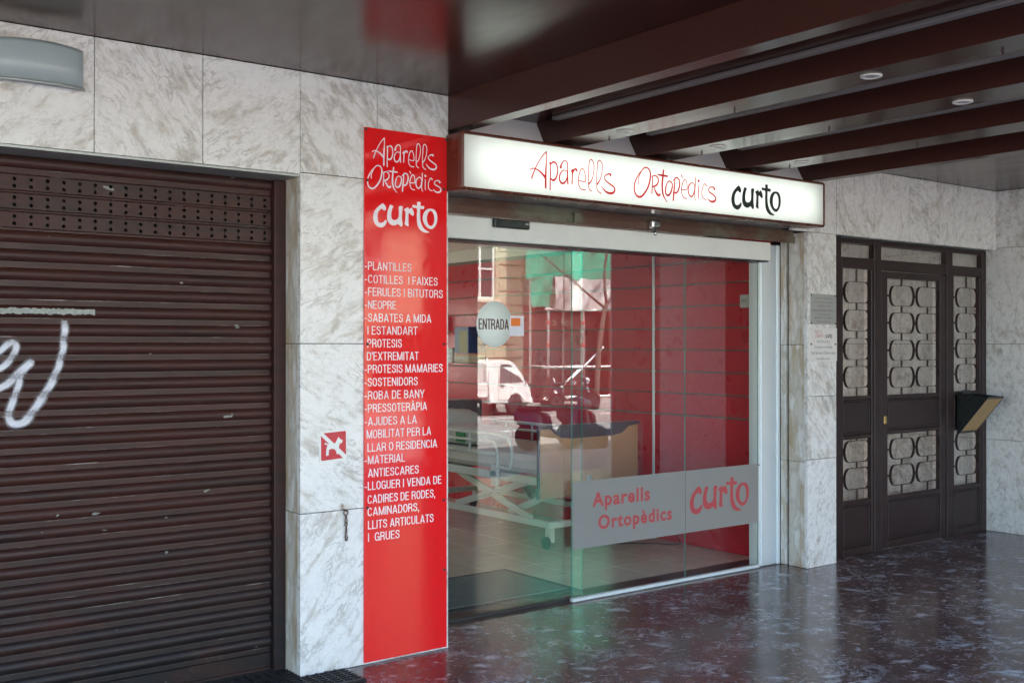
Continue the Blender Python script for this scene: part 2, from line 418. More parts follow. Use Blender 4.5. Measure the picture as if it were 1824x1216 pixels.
# ------------------------------------------------------------------ mesh helpers
class MB:
    def __init__(s):
        s.v = []; s.f = []; s.m = []; s.sm = []
    def add(s, vs, fs, mi=0, smooth=False):
        o = len(s.v); s.v += [tuple(p) for p in vs]
        for f in fs:
            s.f.append(tuple(i + o for i in f)); s.m.append(mi); s.sm.append(smooth)
        return s
    def box(s, x0, x1, y0, y1, z0, z1, mi=0):
        vs = [(x0, y0, z0), (x1, y0, z0), (x1, y1, z0), (x0, y1, z0), (x0, y0, z1), (x1, y0, z1), (x1, y1, z1), (x0, y1, z1)]
        return s.add(vs, [(0, 3, 2, 1), (4, 5, 6, 7), (0, 1, 5, 4), (1, 2, 6, 5), (2, 3, 7, 6), (3, 0, 4, 7)], mi)
    def cbox(s, x0, x1, y0, y1, z0, z1, c=0.004, mi=0):
        """box with chamfered edges"""
        bm = bmesh.new()
        bmesh.ops.create_cube(bm, size=1.0)
        for v in bm.verts:
            v.co = Vector((x0 if v.co.x < 0 else x1, y0 if v.co.y < 0 else y1, z0 if v.co.z < 0 else z1))
        c = min(c, 0.45 * min(abs(x1 - x0), abs(y1 - y0), abs(z1 - z0)))
        bmesh.ops.bevel(bm, geom=list(bm.edges), offset=c, segments=1, affect='EDGES', profile=0.5)
        return s.bm(bm, mi)
    def bm(s, bm, mi=0, smooth=False, mat=None):
        bm.verts.index_update()
        s.add([(mat @ v.co if mat else v.co)[:] for v in bm.verts], [[v.index for v in f.verts] for f in bm.faces], mi, smooth)
        bm.free(); return s
    def tube(s, pts, r, n=8, mi=0, caps=True, smooth=True, closed=False):
        pts = [Vector(p) for p in pts]; k = len(pts)
        rs = r if isinstance(r, (list, tuple)) else [r] * k
        t0 = (pts[1] - pts[0]).normalized()
        ref = Vector((0, 0, 1)) if abs(t0.z) < 0.9 else Vector((1, 0, 0))
        u = t0.cross(ref).normalized(); vs = []
        for i, p in enumerate(pts):
            if closed: t = (pts[(i + 1) % k] - pts[i - 1]).normalized()
            else: t = (pts[min(i + 1, k - 1)] - pts[max(i - 1, 0)]).normalized()
            u = (u - t * u.dot(t)).normalized(); w = t.cross(u)
            for j in range(n):
                a = 2 * pi * j / n
                vs.append(p + (u * cos(a) + w * sin(a)) * rs[i])
        fs = []
        for i in range(k if closed else k - 1):
            i2 = (i + 1) % k
            for j in range(n):
                j2 = (j + 1) % n
                fs.append((i * n + j, i * n + j2, i2 * n + j2, i2 * n + j))
        s.add(vs, fs, mi, smooth)
        if caps and not closed:
            o = len(s.v) - k * n
            s.f.append(tuple(o + j for j in reversed(range(n)))); s.m.append(mi); s.sm.append(False)
            s.f.append(tuple(o + (k - 1) * n + j for j in range(n))); s.m.append(mi); s.sm.append(False)
        return s
    def lathe(s, prof, axis_o, axis='Z', n=20, mi=0, smooth=True):
        """prof: (radius, height) pairs revolved about an axis through axis_o"""
        ox, oy, oz = axis_o; vs = []
        for r, h in prof:
            for j in range(n):
                a = 2 * pi * j / n; c, d = r * cos(a), r * sin(a)
                vs.append({'Z': (ox + c, oy + d, oz + h), 'Y': (ox + c, oy + h, oz + d), 'X': (ox + h, oy + c, oz + d)}[axis])
        fs = [(i * n + j, i * n + (j + 1) % n, (i + 1) * n + (j + 1) % n, (i + 1) * n + j) for i in range(len(prof) - 1) for j in range(n)]
        s.add(vs, fs, mi, smooth)
        o = len(s.v) - len(vs)
        for k, rev in ((0, True), (len(prof) - 1, False)):
            if prof[k][0] > 1e-4:
                idx = [o + k * n + j for j in range(n)]
                s.f.append(tuple(reversed(idx) if rev else idx)); s.m.append(mi); s.sm.append(False)
        return s
    def prism(s, poly, a, b, plane='XZ', mi=0):
        """polygon extruded between a and b along the axis normal to plane"""
        n = len(poly)
        f = {'XZ': lambda p, t: (p[0], t, p[1]), 'YZ': lambda p, t: (t, p[0], p[1]), 'XY': lambda p, t: (p[0], p[1], t)}[plane]
        vs = [f(p, a) for p in poly] + [f(p, b) for p in poly]
        fs = [tuple(range(n)), tuple(reversed(range(n, 2 * n)))] + [(i, n + i, n + (i + 1) % n, (i + 1) % n) for i in range(n)]
        return s.add(vs, fs, mi)
    def build(s, name, mats, parent=None, off=None, fixn=True):
        """one mesh object; vertices given in world coordinates unless the parent sits at the origin"""
        o3 = Vector(off) if off is not None else (parent.location.copy() if parent and parent.parent is None else
             (parent.parent.location + parent.location if parent else Vector((0, 0, 0))))
        me = bpy.data.meshes.new(name)
        me.from_pydata([(p[0] - o3.x, p[1] - o3.y, p[2] - o3.z) for p in s.v], [], s.f)
        for m in (mats if isinstance(mats, (list, tuple)) else [mats]): me.materials.append(MAT[m])
        me.polygons.foreach_set("material_index", s.m)
        me.polygons.foreach_set("use_smooth", s.sm)
        if fixn:
            bm = bmesh.new(); bm.from_mesh(me); bmesh.ops.recalc_face_normals(bm, faces=bm.faces); bm.to_mesh(me); bm.free()
        me.update()
        return link(name, me, parent)

def link(name, me, parent=None, loc=None):
    o = bpy.data.objects.new(name, me); COL.objects.link(o)
    if parent: o.parent = parent
    if loc is not None: o.location = loc
    return o
def tag(o, label=None, cat=None, group=None, kind=None):
    if label: o["label"] = label
    if cat: o["category"] = cat
    if group: o["group"] = group
    if kind: o["kind"] = kind
    return o
def thing(name, loc, label, cat, group=None):
    o = bpy.data.objects.new(name, None); COL.objects.link(o); o.location = loc
    o.empty_display_size = 0.1
    return tag(o, label, cat, group)
def copy_tree(o, parent=None):
    c = o.copy(); COL.objects.link(c)
    if parent: c.parent = parent
    for ch in [x for x in bpy.data.objects if x.parent is o]: copy_tree(ch, c)
    return c
def box_obj(name, mat, parent, *b, c=0.0):
    m = MB()
    return (m.cbox(*b, c=c) if c else m.box(*b)).build(name, mat, parent)

# --------------------------------------------------- lettering
def catmull(pts, sub=5, closed=False):
    n = len(pts); out = []
    if n < 3 and not closed: return pts
    for i in range(n if closed else n - 1):
        g = (lambda k: pts[k % n]) if closed else (lambda k: pts[min(max(k, 0), n - 1)])
        p0, p1, p2, p3 = g(i - 1), g(i), g(i + 1), g(i + 2)
        for k in range(sub):
            t = k / sub
            out.append(tuple(0.5 * (2 * b + (c - a) * t + (2 * a - 5 * b + 4 * c - d) * t * t + (3 * b - a - 3 * c + d) * t ** 3) for a, b, c, d in zip(p0, p1, p2, p3)))
    if not closed: out.append(tuple(pts[-1]))
    return out
def ribbon(st, wmin=0.0):
    """brush stroke: list of (x, z, width) -> 2D verts, faces"""
    P = [(x, z, max(w, wmin)) for x, z, w in catmull(st, 5)]; vs = []; fs = []
    for i, (x, z, w) in enumerate(P):
        a = P[max(i - 1, 0)]; b = P[min(i + 1, len(P) - 1)]
        dx, dz = b[0] - a[0], b[1] - a[1]; L = math.hypot(dx, dz) or 1
        nx, nz = -dz / L * w / 2, dx / L * w / 2
        vs += [(x + nx, z + nz), (x - nx, z - nz)]
        if i: fs.append((2 * i - 2, 2 * i - 1, 2 * i + 1, 2 * i))
    for e, q in ((0, 1), (len(P) - 1, len(P) - 2)):
        x, z, w = P[e]; dx, dz = x - P[q][0], z - P[q][1]; a0 = math.atan2(dz, dx)
        o = len(vs); vs += [(x + w / 2 * cos(a0 - pi / 2 + pi * k / 6), z + w / 2 * sin(a0 - pi / 2 + pi * k / 6)) for k in range(7)]
        fs.append(tuple(range(o, o + 7)))
    return vs, fs
def brush_word(S, box, wmin=0.0):
    """strokes in mm fitted to box (x0, x1, z0, z1); returns a list of (verts, faces)"""
    mx = max(p[0] for s in S for p in s); mz = max(p[1] for s in S for p in s)
    kx, kz = (box[1] - box[0]) / mx, (box[3] - box[2]) / mz; kw = (kx + kz) / 2
    return [ribbon([(box[0] + p[0] * kx, box[2] + p[1] * kz, p[2] * kw) for p in s], wmin) for s in S]
def fill_loops(loops):
    cu = bpy.data.curves.new("loops", 'CURVE'); cu.dimensions = '2D'; cu.fill_mode = 'BOTH'
    for lp in loops:
        sp = cu.splines.new('POLY'); sp.points.add(len(lp) - 1); sp.use_cyclic_u = True
        for q, p in zip(sp.points, lp): q.co = (p[0], p[1], 0, 1)
    o = bpy.data.objects.new("loops", cu); me = bpy.data.meshes.new_from_object(o)
    r = ([(v.co.x, v.co.y) for v in me.vertices], [tuple(p.vertices) for p in me.polygons])
    bpy.data.objects.remove(o); bpy.data.curves.remove(cu); bpy.data.meshes.remove(me)
    return r
def outline_word(L, box):
    mx = max(p[0] for s in L for p in s); mz = max(p[1] for s in L for p in s)
    kx, kz = (box[1] - box[0]) / mx, (box[3] - box[2]) / mz
    g = [catmull([(box[0] + p[0] * kx, box[2] + p[1] * kz) for p in s], 3, True) for s in L]
    return [fill_loops([l]) for l in g[:4]] + [fill_loops(g[4:6])]
def text2d(body, x0, z0, cap=None, width=None, bold=0.0, spacing=1.0):
    cu = bpy.data.curves.new("text", 'FONT'); cu.body = body; cu.offset = bold; cu.space_character = spacing; cu.resolution_u = 3
    o = bpy.data.objects.new("text", cu); me = bpy.data.meshes.new_from_object(o)
    xs = [v.co.x for v in me.vertices]
    kz = cap / 0.682; kx = (width / (max(xs) - min(xs))) if width else kz
    r = ([(x0 + (v.co.x - min(xs)) * kx, z0 + v.co.y * kz) for v in me.vertices], [tuple(p.vertices) for p in me.polygons])
    bpy.data.objects.remove(o); bpy.data.curves.remove(cu); bpy.data.meshes.remove(me)
    return r
def arc(cx, cz, rx, rz, a0, a1, n=12, e=2.5):
    """piece of a squarish superellipse, as in condensed grotesque capitals"""
    out = []
    for i in range(n + 1):
        a = radians(a0 + (a1 - a0) * i / n); c, d = cos(a), sin(a)
        out.append((cx + rx * math.copysign(abs(c) ** (2 / e), c), cz + rz * math.copysign(abs(d) ** (2 / e), d)))
    return out
def cap_glyphs(h=0.066):
    W = 0.54; l, r, b, t = h, W - h, h * 0.92, 1 - h * 0.92; cx = W / 2; rx, rz = cx - h, 0.5 - h * 0.92
    st = [(l, 0), (l, 1)]
    G = {
     'A': (0.60, [[(0.06, 0), (0.30, 1)], [(0.30, 1), (0.54, 0)], [(0.13, 0.28), (0.47, 0.28)]]),
     'B': (W, [st, [(l, t)] + arc(0.28, 0.74, r - 0.30, 0.26 - h, 90, -90, 8) + [(l, 0.48 + 0.06)], [(l, 0.50)] + arc(0.28, 0.27, r - 0.28, 0.27 - h, 90, -90, 8) + [(l, b)]]),
     'C': (W, [arc(cx, 0.5, rx, rz, 28, 332, 22)]),
     'D': (W, [st, [(l, t)] + arc(0.22, 0.5, r - 0.22, rz, 90, -90, 14) + [(l, b)]]),
     'E': (0.47, [st, [(l, t), (0.45, t)], [(l, 0.52), (0.42, 0.52)], [(l, b), (0.46, b)]]),
     'F': (0.45, [st, [(l, t), (0.44, t)], [(l, 0.51), (0.41, 0.51)]]),
     'G': (0.56, [arc(0.28, 0.5, 0.28 - h, rz, 28, 300, 20) + [(0.49, 0.16), (0.49, 0.46)], [(0.29, 0.46), (0.556, 0.46)], [(0.505, 0.0), (0.505, 0.46)]]),
     'H': (W, [st, [(r, 0), (r, 1)], [(l, 0.52), (r, 0.52)]]),
     'I': (0.15, [[(0.075, 0), (0.075, 1)]]),
     'J': (0.45, [[(0.38, 1)] + [(0.38, 0.5)] + arc(0.22, 0.27, 0.16, 0.27 - h, 0, -180, 10)]),
     'L': (0.44, [st, [(l, b), (0.44, b)]]),
     'M': (0.70, [[(l, 0), (l, 1)], [(0.70 - l, 0), (0.70 - l, 1)], [(l, 0.98), (0.35, 0.02)], [(0.35, 0.02), (0.70 - l, 0.98)]]),
     'N': (0.56, [[(l, 0), (l, 1)], [(0.56 - l, 0), (0.56 - l, 1)], [(l, 0.97), (0.56 - l, 0.03)]]),
     'O': (W, [arc(cx, 0.5, rx, rz, 0, 360, 30)]),
     'P': (0.51, [st, [(l, t)] + arc(0.26, 0.71, 0.51 - h - 0.26, 0.29 - h, 90, -90, 8) + [(l, 0.42 + h * 0.0)]]),
     'R': (W, [st, [(l, t)] + arc(0.27, 0.725, r - 0.28, 0.275 - h, 90, -90, 8) + [(l, 0.45)], [(0.28, 0.47), (0.44, 0.40), (0.455, 0.2), (0.49, 0.0)]]),
     'S': (0.52, [catmull([(0.44, 0.70), (0.42, 0.84), (0.34, 0.925), (0.24, 0.938), (0.13, 0.89), (0.085, 0.76), (0.13, 0.62), (0.27, 0.535), (0.40, 0.44), (0.452, 0.28), (0.40, 0.12), (0.28, 0.062), (0.16, 0.078), (0.085, 0.17), (0.066, 0.31)], 3)]),
     'T': (0.50, [[(0.25, 0), (0.25, 1)], [(0.0, t), (0.50, t)]]),
     'U': (W, [[(l, 1), (l, 0.5)] + arc(cx, 0.29, rx, 0.29 - h * 0.92, 180, 360, 12) + [(r, 0.5), (r, 1)]]),
     'V': (0.58, [[(0.06, 1), (0.29, 0)], [(0.29, 0), (0.52, 1)]]),
     'X': (0.58, [[(0.06, 1), (0.52, 0)], [(0.06, 0), (0.52, 1)]]),
     'Y': (0.58, [[(0.05, 1), (0.29, 0.42)], [(0.53, 1), (0.29, 0.42)], [(0.29, 0), (0.29, 0.46)]]),
     "'": (0.10, [[(0.05, 1), (0.05, 0.70)]]), ',': (0.14, [[(0.07, 0.13), (0.045, -0.14)]]), '-': (0.28, [[(0.0, 0.38), (0.26, 0.38)]]), ' ': (0.20, []),
    }
    G['\u00c0'] = (0.60, G['A'][1] + [[(0.20, 1.24), (0.33, 1.07)]])
    return G
CAPS = cap_glyphs()
def caps(body, x0, z0, cap, width, weight=0.128, track=0.075):
    """one list of strokes for each word of a line of condensed capitals"""
    tot = sum(CAPS[c][0] + track for c in body) - track; kx = width / tot; out = [[]]; x = 0.0
    for c in body:
        w, st = CAPS[c]
        if c == ' ':
            if out[-1]: out.append([])
        for s in st:
            P = [((x + p[0]) * kx + x0, p[1] * cap + z0) for p in s]; vs = []; fs = []
            closed = math.hypot(s[0][0] - s[-1][0], s[0][1] - s[-1][1]) < 1e-6; n = len(P)
            for i, (px, pz) in enumerate(P):
                a = P[(i - 1) % (n - 1)] if closed else P[max(i - 1, 0)]; b = P[(i + 1) % (n - 1) if closed and i + 1 >= n else min(i + 1, n - 1)]
                dx, dz = b[0] - a[0], b[1] - a[1]; L = math.hypot(dx, dz) or 1
                hw_ = cap * weight / 2 * (0.86 if abs(dx) > abs(dz) else 1.0)
                vs += [(px - dz / L * hw_, pz + dx / L * hw_), (px + dz / L * hw_, pz - dx / L * hw_)]
                if i: fs.append((2 * i - 2, 2 * i - 1, 2 * i + 1, 2 * i))
            out[-1].append((vs, fs))
        x += w + track
    return [o for o in out if o]
def words(piece, gap):
    """split a line of text into its words"""
    vs, fs = piece; fs = sorted(fs, key=lambda f: min(vs[i][0] for i in f)); out = []; end = None
    for f in fs:
        a, b = min(vs[i][0] for i in f), max(vs[i][0] for i in f)
        if end is None or a - end > gap: out.append([]); end = b
        out[-1].append(f); end = max(end, b)
    res = []
    for g in out:
        used = sorted({i for f in g for i in f}); ix = {o: n for n, o in enumerate(used)}
        res.append(([vs[i] for i in used], [tuple(ix[i] for i in f) for f in g]))
    return res
def lettering(pieces, y, mat, parent, name="lettering", step=-0.00012, f=None):
    """flat vinyl on a plane y; every stroke lies a hair above the one below"""
    m = MB(); f = f or (lambda x, z, yy: (x, yy, z))
    for i, (vs, fs) in enumerate(pieces):
        m.add([f(x, z, y + step * (i % 9)) for x, z in vs], fs)
    return m.build(name, mat, parent, fixn=False)

# --------------------------------------------------- hand-drawn letter strokes (mm) and shutter scrawl (m)
APARELLS = [[(11,51,9.4),(31,96,8.0),(57,140,6.0),(88,181,5.4),(113,205,4.7)],[(114,206,5.4),(114,160,6.8),(111,107,10.9),(109,65,12.2),(109,8,12.2)],[(0,96,3.3),(20,105,5.4),(46,102,8.1),(73,90,10.8),(99,70,13.5),(109,58,13.6)],[(137,143,5.4),(143,147,6.8),(143,92,8.2),(141,44,8.1),(141,0,8.2)],[(141,138,6.8),(164,154,9.6),(184,147,9.6),(194,121,8.2),(192,91,9.6),(180,63,10.9),(161,53,12.3),(145,61,8.2)],[(217,130,16.5),(222,146,9.7),(238,166,6.2),(254,169,5.6),(266,157,7.0),(268,128,7.0),(266,86,9.8),(269,44,9.7)],[(266,111,4.2),(238,116,5.5),(217,99,8.3),(207,71,9.6),(215,48,11.1),(233,42,11.1),(252,55,9.7),(264,80,8.3)],[(290,111,5.6),(307,128,8.4),(302,107,9.8),(301,83,8.4),(299,47,8.4)],[(304,105,5.6),(315,124,8.4),(326,132,11.2),(334,123,12.7)],[(355,69,3.5),(398,67,3.5),(399,98,5.0),(390,128,4.3),(376,138,4.2),(360,122,5.6),(349,88,6.3),(347,54,6.3),(357,31,5.7),(377,20,4.2),(400,22,2.1)],[(424,56,10.0),(446,78,7.1),(460,116,5.0),(465,154,4.3),(459,184,4.3),(442,197,4.3),(429,181,4.3),(424,138,4.3),(422,94,4.3),(422,52,5.7),(428,28,4.3),(446,17,2.1)],[(487,59,10.1),(510,87,7.2),(523,122,5.1),(528,160,4.3),(523,187,4.3),(505,198,4.3),(492,181,4.3),(488,138,4.3),(485,94,4.3),(485,51,5.8),(492,24,4.3),(518,10,2.2)],[(591,123,16.1),(581,128,10.2),(558,120,7.3),(543,105,7.2),(554,87,8.7),(587,70,10.2),(615,57,10.2),(625,42,11.7),(615,24,13.2),(591,17,13.2),(562,21,11.6),(540,34,8.7),(523,51,2.9)]]
APARELLS_BOX = (3.688, 4.313, 2.459, 2.665)
ORTOPEDICS = [[(35,88,2.3),(33,114,3.8),(52,154,6.1),(74,181,7.6),(95,190,7.6),(119,183,9.2),(132,159,10.7),(130,123,12.2),(114,77,12.3),(87,40,12.2),(57,15,12.1),(30,13,12.1),(8,30,10.5),(0,61,10.5),(7,96,9.0),(26,130,7.6),(52,161,5.3)],[(150,138,7.7),(148,93,9.2),(145,41,9.2)],[(145,141,6.2),(168,149,7.7),(190,142,9.3),(200,123,9.3),(190,100,10.8),(168,85,10.8),(152,84,7.7)],[(157,84,7.7),(172,60,10.8),(190,39,15.4),(208,35,13.9),(215,47,6.2)],[(190,157,4.6),(222,156,12.5),(275,155,11.0)],[(242,187,10.9),(237,153,14.0),(231,107,14.0),(233,62,14.0),(245,30,10.9),(272,0,3.1)],[(291,128,7.8),(314,117,9.4),(315,88,11.0),(300,54,12.5),(279,40,12.5),(260,51,10.9),(260,80,10.9),(272,114,7.8),(292,129,7.8)],[(340,152,6.3),(334,96,11.1),(328,50,12.6),(325,14,11.0)],[(323,132,4.7),(336,144,7.1),(355,154,9.5),(377,140,9.6),(379,107,11.1),(365,73,11.1),(346,60,11.1),(332,64,7.9)],[(397,172,8.8),(405,158,3.2)],[(397,86,4.8),(421,86,4.8),(443,90,4.8),(445,119,4.8),(435,145,4.8),(421,147,4.8),(405,122,7.2),(397,89,7.1),(402,57,7.2),(418,38,6.4),(444,34,2.4)],[(519,169,6.5),(517,113,8.1),(511,59,6.5),(521,30,2.4)],[(500,134,4.8),(483,133,6.5),(459,111,9.6),(456,78,9.6),(471,52,9.6),(492,54,9.7),(507,79,8.1),(513,112,6.5),(502,134,4.8)],[(547,152,16.3),(549,150,16.3)],[(548,122,6.5),(546,82,8.1),(548,42,6.5)],[(616,128,9.9),(603,139,5.8),(588,122,6.5),(577,91,7.4),(579,61,7.4),(593,46,5.7),(615,40,2.5)],[(691,114,16.6),(678,125,9.2),(652,121,8.3),(637,106,8.2),(647,90,9.9),(681,77,10.0),(701,61,11.7),(696,41,13.3),(671,33,13.3),(647,37,9.9),(629,50,3.3)]]
ORTOPEDICS_BOX = (4.468, 5.169, 2.463, 2.653)
CURTO = [[(68,167),(82,161),(94,145),(94,129),(84,122),(72,127),(62,132),(47,121),(36,102),(32,77),(35,55),(43,44),(56,41),(74,47),(84,56),(93,64),(99,52),(95,38),(80,20),(58,12),(35,16),(15,30),(3,53),(0,77),(7,105),(21,128),(43,149)],[(126,162),(149,154),(142,139),(135,113),(134,88),(140,72),(157,66),(176,72),(188,87),(191,118),(191,155),(220,159),(217,131),(214,97),(215,70),(219,48),(216,31),(207,27),(193,36),(183,43),(172,36),(153,31),(130,35),(113,48),(104,66),(103,91),(107,119),(116,142)],[(229,139),(250,152),(263,156),(266,144),(275,149),(288,155),(297,143),(305,124),(304,109),(297,104),(282,110),(269,120),(264,113),(263,85),(263,57),(264,34),(252,35),(237,42),(235,49),(239,77),(241,105),(239,127)],[(330,195),(356,196),(356,175),(384,172),(380,153),(356,154),(353,143),(353,109),(356,75),(368,45),(389,21),(424,4),(402,0),(376,3),(350,18),(335,40),(329,67),(327,107),(328,153),(297,157),(295,173),(308,175),(329,173)],[(414,157),(449,160),(468,152),(482,134),(488,106),(484,74),(470,47),(453,31),(437,26),(416,30),(394,46),(379,67),(373,91),(377,119),(392,142)],[(433,146),(449,139),(460,120),(464,95),(460,69),(451,53),(437,46),(422,51),(411,65),(406,88),(408,113),(418,135)]]
CURTO_BOX = (5.316, 5.804, 2.452, 2.648)
GRAFFITI = [[(1.353,1.713,0.0245),(1.35,1.672,0.0268),(1.344,1.59,0.0266),(1.329,1.525,0.0266),(1.304,1.455,0.029),(1.268,1.39,0.0315),(1.237,1.343,0.0313),(1.207,1.296,0.0313),(1.177,1.268,0.0311),(1.142,1.265,0.031),(1.125,1.288,0.0306),(1.129,1.336,0.0282),(1.147,1.383,0.0258),(1.162,1.436,0.0258),(1.181,1.494,0.0284),(1.224,1.542,0.0208)],[(0.962,1.435,0.0248),(1.029,1.517,0.0251),(1.087,1.575,0.0255),(1.117,1.604,0.0254),(1.141,1.613,0.0257),(1.151,1.595,0.0257),(1.137,1.553,0.0257),(1.107,1.516,0.0254),(1.058,1.485,0.0252),(0.991,1.445,0.025)],[(0.991,1.367,0.025),(1.088,1.419,0.0279),(1.127,1.445,0.0281),(1.176,1.497,0.031),(1.218,1.531,0.0261)]]
PANEL_LINES = [('-PLANTILLES', 2.733, 3.007, 1.978), ('-COTILLES  I FAIXES', 2.733, 3.169, 1.912), ('-FERULES I BITUTORS', 2.733, 3.202, 1.848), ('-NEOPRE', 2.733, 2.915, 1.783), ('-SABATES A MIDA', 2.732, 3.129, 1.718), ('I ESTANDART', 2.747, 3.044, 1.654), ('PROTESIS', 2.747, 2.95, 1.589), ("D'EXTREMITAT", 2.744, 3.051, 1.524), ('-PROTESIS MAMARIES', 2.732, 3.201, 1.46), ('-SOSTENIDORS', 2.731, 3.046, 1.394), ('-ROBA DE BANY', 2.732, 3.088, 1.328), ('-PRESSOTERÀPIA', 2.733, 3.103, 1.263), ('-AJUDES A LA', 2.733, 3.04, 1.197), ('MOBILITAT PER LA', 2.743, 3.128, 1.133), ('LLAR O RESIDENCIA', 2.748, 3.166, 1.066), ('-MATERIAL', 2.733, 2.968, 1.004), ('ANTIESCARES', 2.751, 3.052, 0.938), ('-LLOGUER I VENDA DE', 2.733, 3.193, 0.874), ('CADIRES DE RODES,', 2.749, 3.154, 0.806), ('CAMINADORS,', 2.749, 3.054, 0.744), ('LLITS ARTICULATS', 2.751, 3.144, 0.678), ('I  GRUES', 2.751, 2.937, 0.616)]

# ================================================================== SETTING
def struct(name, mat, *b):
    o = MB().box(*b).build(name, mat); return tag(o, kind="structure")
arcade_floor = struct("arcade_floor", "floor_marble", -9, 9.6, -5.0, 0.62, -0.16, 0.0)
struct("near_pavement", "paving", -40, 60, -8.0, -5.004, -0.32, -0.14)
struct("near_kerb", "kerb_stone", -40, 60, -8.22, -8.004, -0.36, -0.145)
struct("road", "asphalt", -60, 90, -19.4, -8.224, -0.5, -0.29)
struct("far_kerb", "kerb_stone", -40, 70, -19.62, -19.404, -0.36, -0.155)
struct("far_pavement", "paving", -40, 70, -22.6, -19.624, -0.36, -0.15)
struct("ground", "paving", -300, 300, -300, 300, -0.9, -0.52)
lane = MB()
for k in range(14):
    lane.box(-6 + k * 3.4, -4.2 + k * 3.4, -13.62, -13.5, -0.29, -0.286)
lane.box(-40, 60, -17.05, -16.95, -0.29, -0.286)
tag(lane.build("road_marking", "road_paint"), kind="structure")

# ------------------------------------------------------------------ marble walls, slab by slab
def slab_wall(root, rects, facing, plane, thick=0.03, gap=0.0016, mat="marble"):
    """rects: (a0, a1, z0, z1) along the wall; facing '-Y' or '-X'"""
    for a0, a1, z0, z1 in rects:
        j = random.uniform(-0.0008, 0.0008)
        if facing == '-Y': b = (a0 + gap, a1 - gap, plane + j, plane + thick, z0 + gap, z1 - gap)
        else: b = (plane + j, plane + thick, a0 + gap, a1 - gap, z0 + gap, z1 - gap)
        MB().cbox(*b, c=0.0012).build("slab", mat, root)

TOP = 2.922
wallL = thing("marble_wall", (2.8, 0.02, 0), "cream and grey veined marble wall framing the brown roller shutter", "wall")
box_obj("backing", "dark_gap", wallL, 2.42, 3.235, 0.029, 0.42, 0.0, 2.43)
box_obj("backing", "dark_gap", wallL, -2.2, 3.235, 0.0295, 0.40, 2.4305, 3.2)
cut = [-2.2, -1.5, -1.0, -0.5, -0.02, 0.46, 0.94, 1.42, 1.902, 2.388]
slab_wall(wallL, [(a, b, 2.424, TOP) for a, b in zip(cut[:-1], cut[1:])] + [(2.388, 2.815, 2.434, TOP), (2.815, 3.250, 2.434, TOP)], '-Y', 0.0)
slab_wall(wallL, [(2.388, 3.250, 0.0, 0.786), (2.388, 3.250, 0.786, 1.608), (2.388, 3.250, 1.608, 2.434)], '-Y', 0.0)
slab_wall(wallL, [(-2.2, -1.0, 0.0, 0.786), (-2.2, -1.0, 0.786, 1.608), (-2.2, -1.0, 1.608, 2.424)], '-Y', 0.0)
# reveals of the shutter opening
for z0, z1 in ((0.0, 0.786), (0.786, 1.608), (1.608, 2.424)):
    MB().cbox(2.390, 2.4195, 0.032, 0.27, z0 + 0.0016, z1 - 0.0016, c=0.0012).build("reveal_slab", "stained_marble", wallL)
MB().cbox(-1.0, 2.388, 0.001, 0.20, 2.412, 2.4235, c=0.001).build("lintel_trim", "lamp_trim", wallL)
MB().box(3.2355, 3.2495, 0.032, 0.40, 0.0, 2.43).build("reveal_slab", "marble", wallL)

wallR = thing("marble_wall", (6.6, 0.2, 0), "marble pillar and lintel wall around the brown iron gate", "wall")
box_obj("backing", "dark_gap", wallR, 6.472, 6.75, 0.159, 0.62, 0.0, 2.41)
box_obj("backing", "dark_gap", wallR, 6.44, 9.03, 0.1595, 0.62, 2.4255, 3.2)
slab_wall(wallR, [(6.44, 6.778, 0.0, 0.778), (6.44, 6.778, 0.778, 1.232), (6.44, 6.778, 1.232, 2.414)], '-Y', 0.13)
slab_wall(wallR, [(6.27, 6.78, 2.414, TOP), (6.78, 7.26, 2.414, TOP), (7.26, 7.72, 2.414, TOP), (7.72, 8.14, 2.414, TOP), (8.14, 8.56, 2.414, TOP), (8.56, 9.018, 2.414, TOP)], '-Y', 0.13)
for z0, z1 in ((0.0, 0.762), (0.762, 1.604), (1.604, 2.412)):
    MB().cbox(6.4415, 6.4715, 0.162, 0.296, z0 + 0.0016, z1 - 0.0016, c=0.0012).build("reveal_slab", "stained_marble", wallR)
    MB().cbox(6.4425, 6.4715, 0.322, 0.372, z0 + 0.0016, z1 - 0.0016, c=0.0012).build("reveal_slab", "stained_marble", wallR)
    MB().cbox(6.751, 6.7775, 0.162, 0.30, z0 + 0.0016, z1 - 0.0016, c=0.0012).build("reveal_slab", "marble", wallR)
MB().box(6.472, 6.4735, 0.297, 0.321, 0.0, 2.41).build("shutter_slot", "dark_gap", wallR)
MB().box(6.78, 9.018, 0.162, 0.30, 2.4145, 2.425).build("lintel_trim", "lamp_trim", wallR)

wallS = thing("marble_wall", (9.04, -2, 0), "marble side wall at the right end of the arcade beside the gate", "wall")
box_obj("backing", "dark_gap", wallS, 9.049, 9.4, -4.23, 0.60, 0.0, 3.2)
ycut = [-4.24, -3.42, -2.60, -1.78, -0.96, 0.60]
zc = [(0.0, 0.79), (0.79, 1.612), (1.612, 2.434), (2.434, TOP)]
slab_wall(wallS, [(a, b, z0, z1) for a, b in ((-3.42, -2.42), (-1.60, -0.96), (-0.96, 0.60)) for z0, z1 in zc], '-X', 9.02)
for a, b in ((-4.24, -3.42), (-2.42, -1.60)):
    MB().cbox(9.024, 9.048, a + 0.002, b - 0.002, 0.0, TOP - 0.002, c=0.002).build("cladding_panel", "brown_paint", wallS)
slab_wall(wallS, [(9.022, 9.42, z0, z1) for z0, z1 in zc], '-Y', -4.262, 0.03)

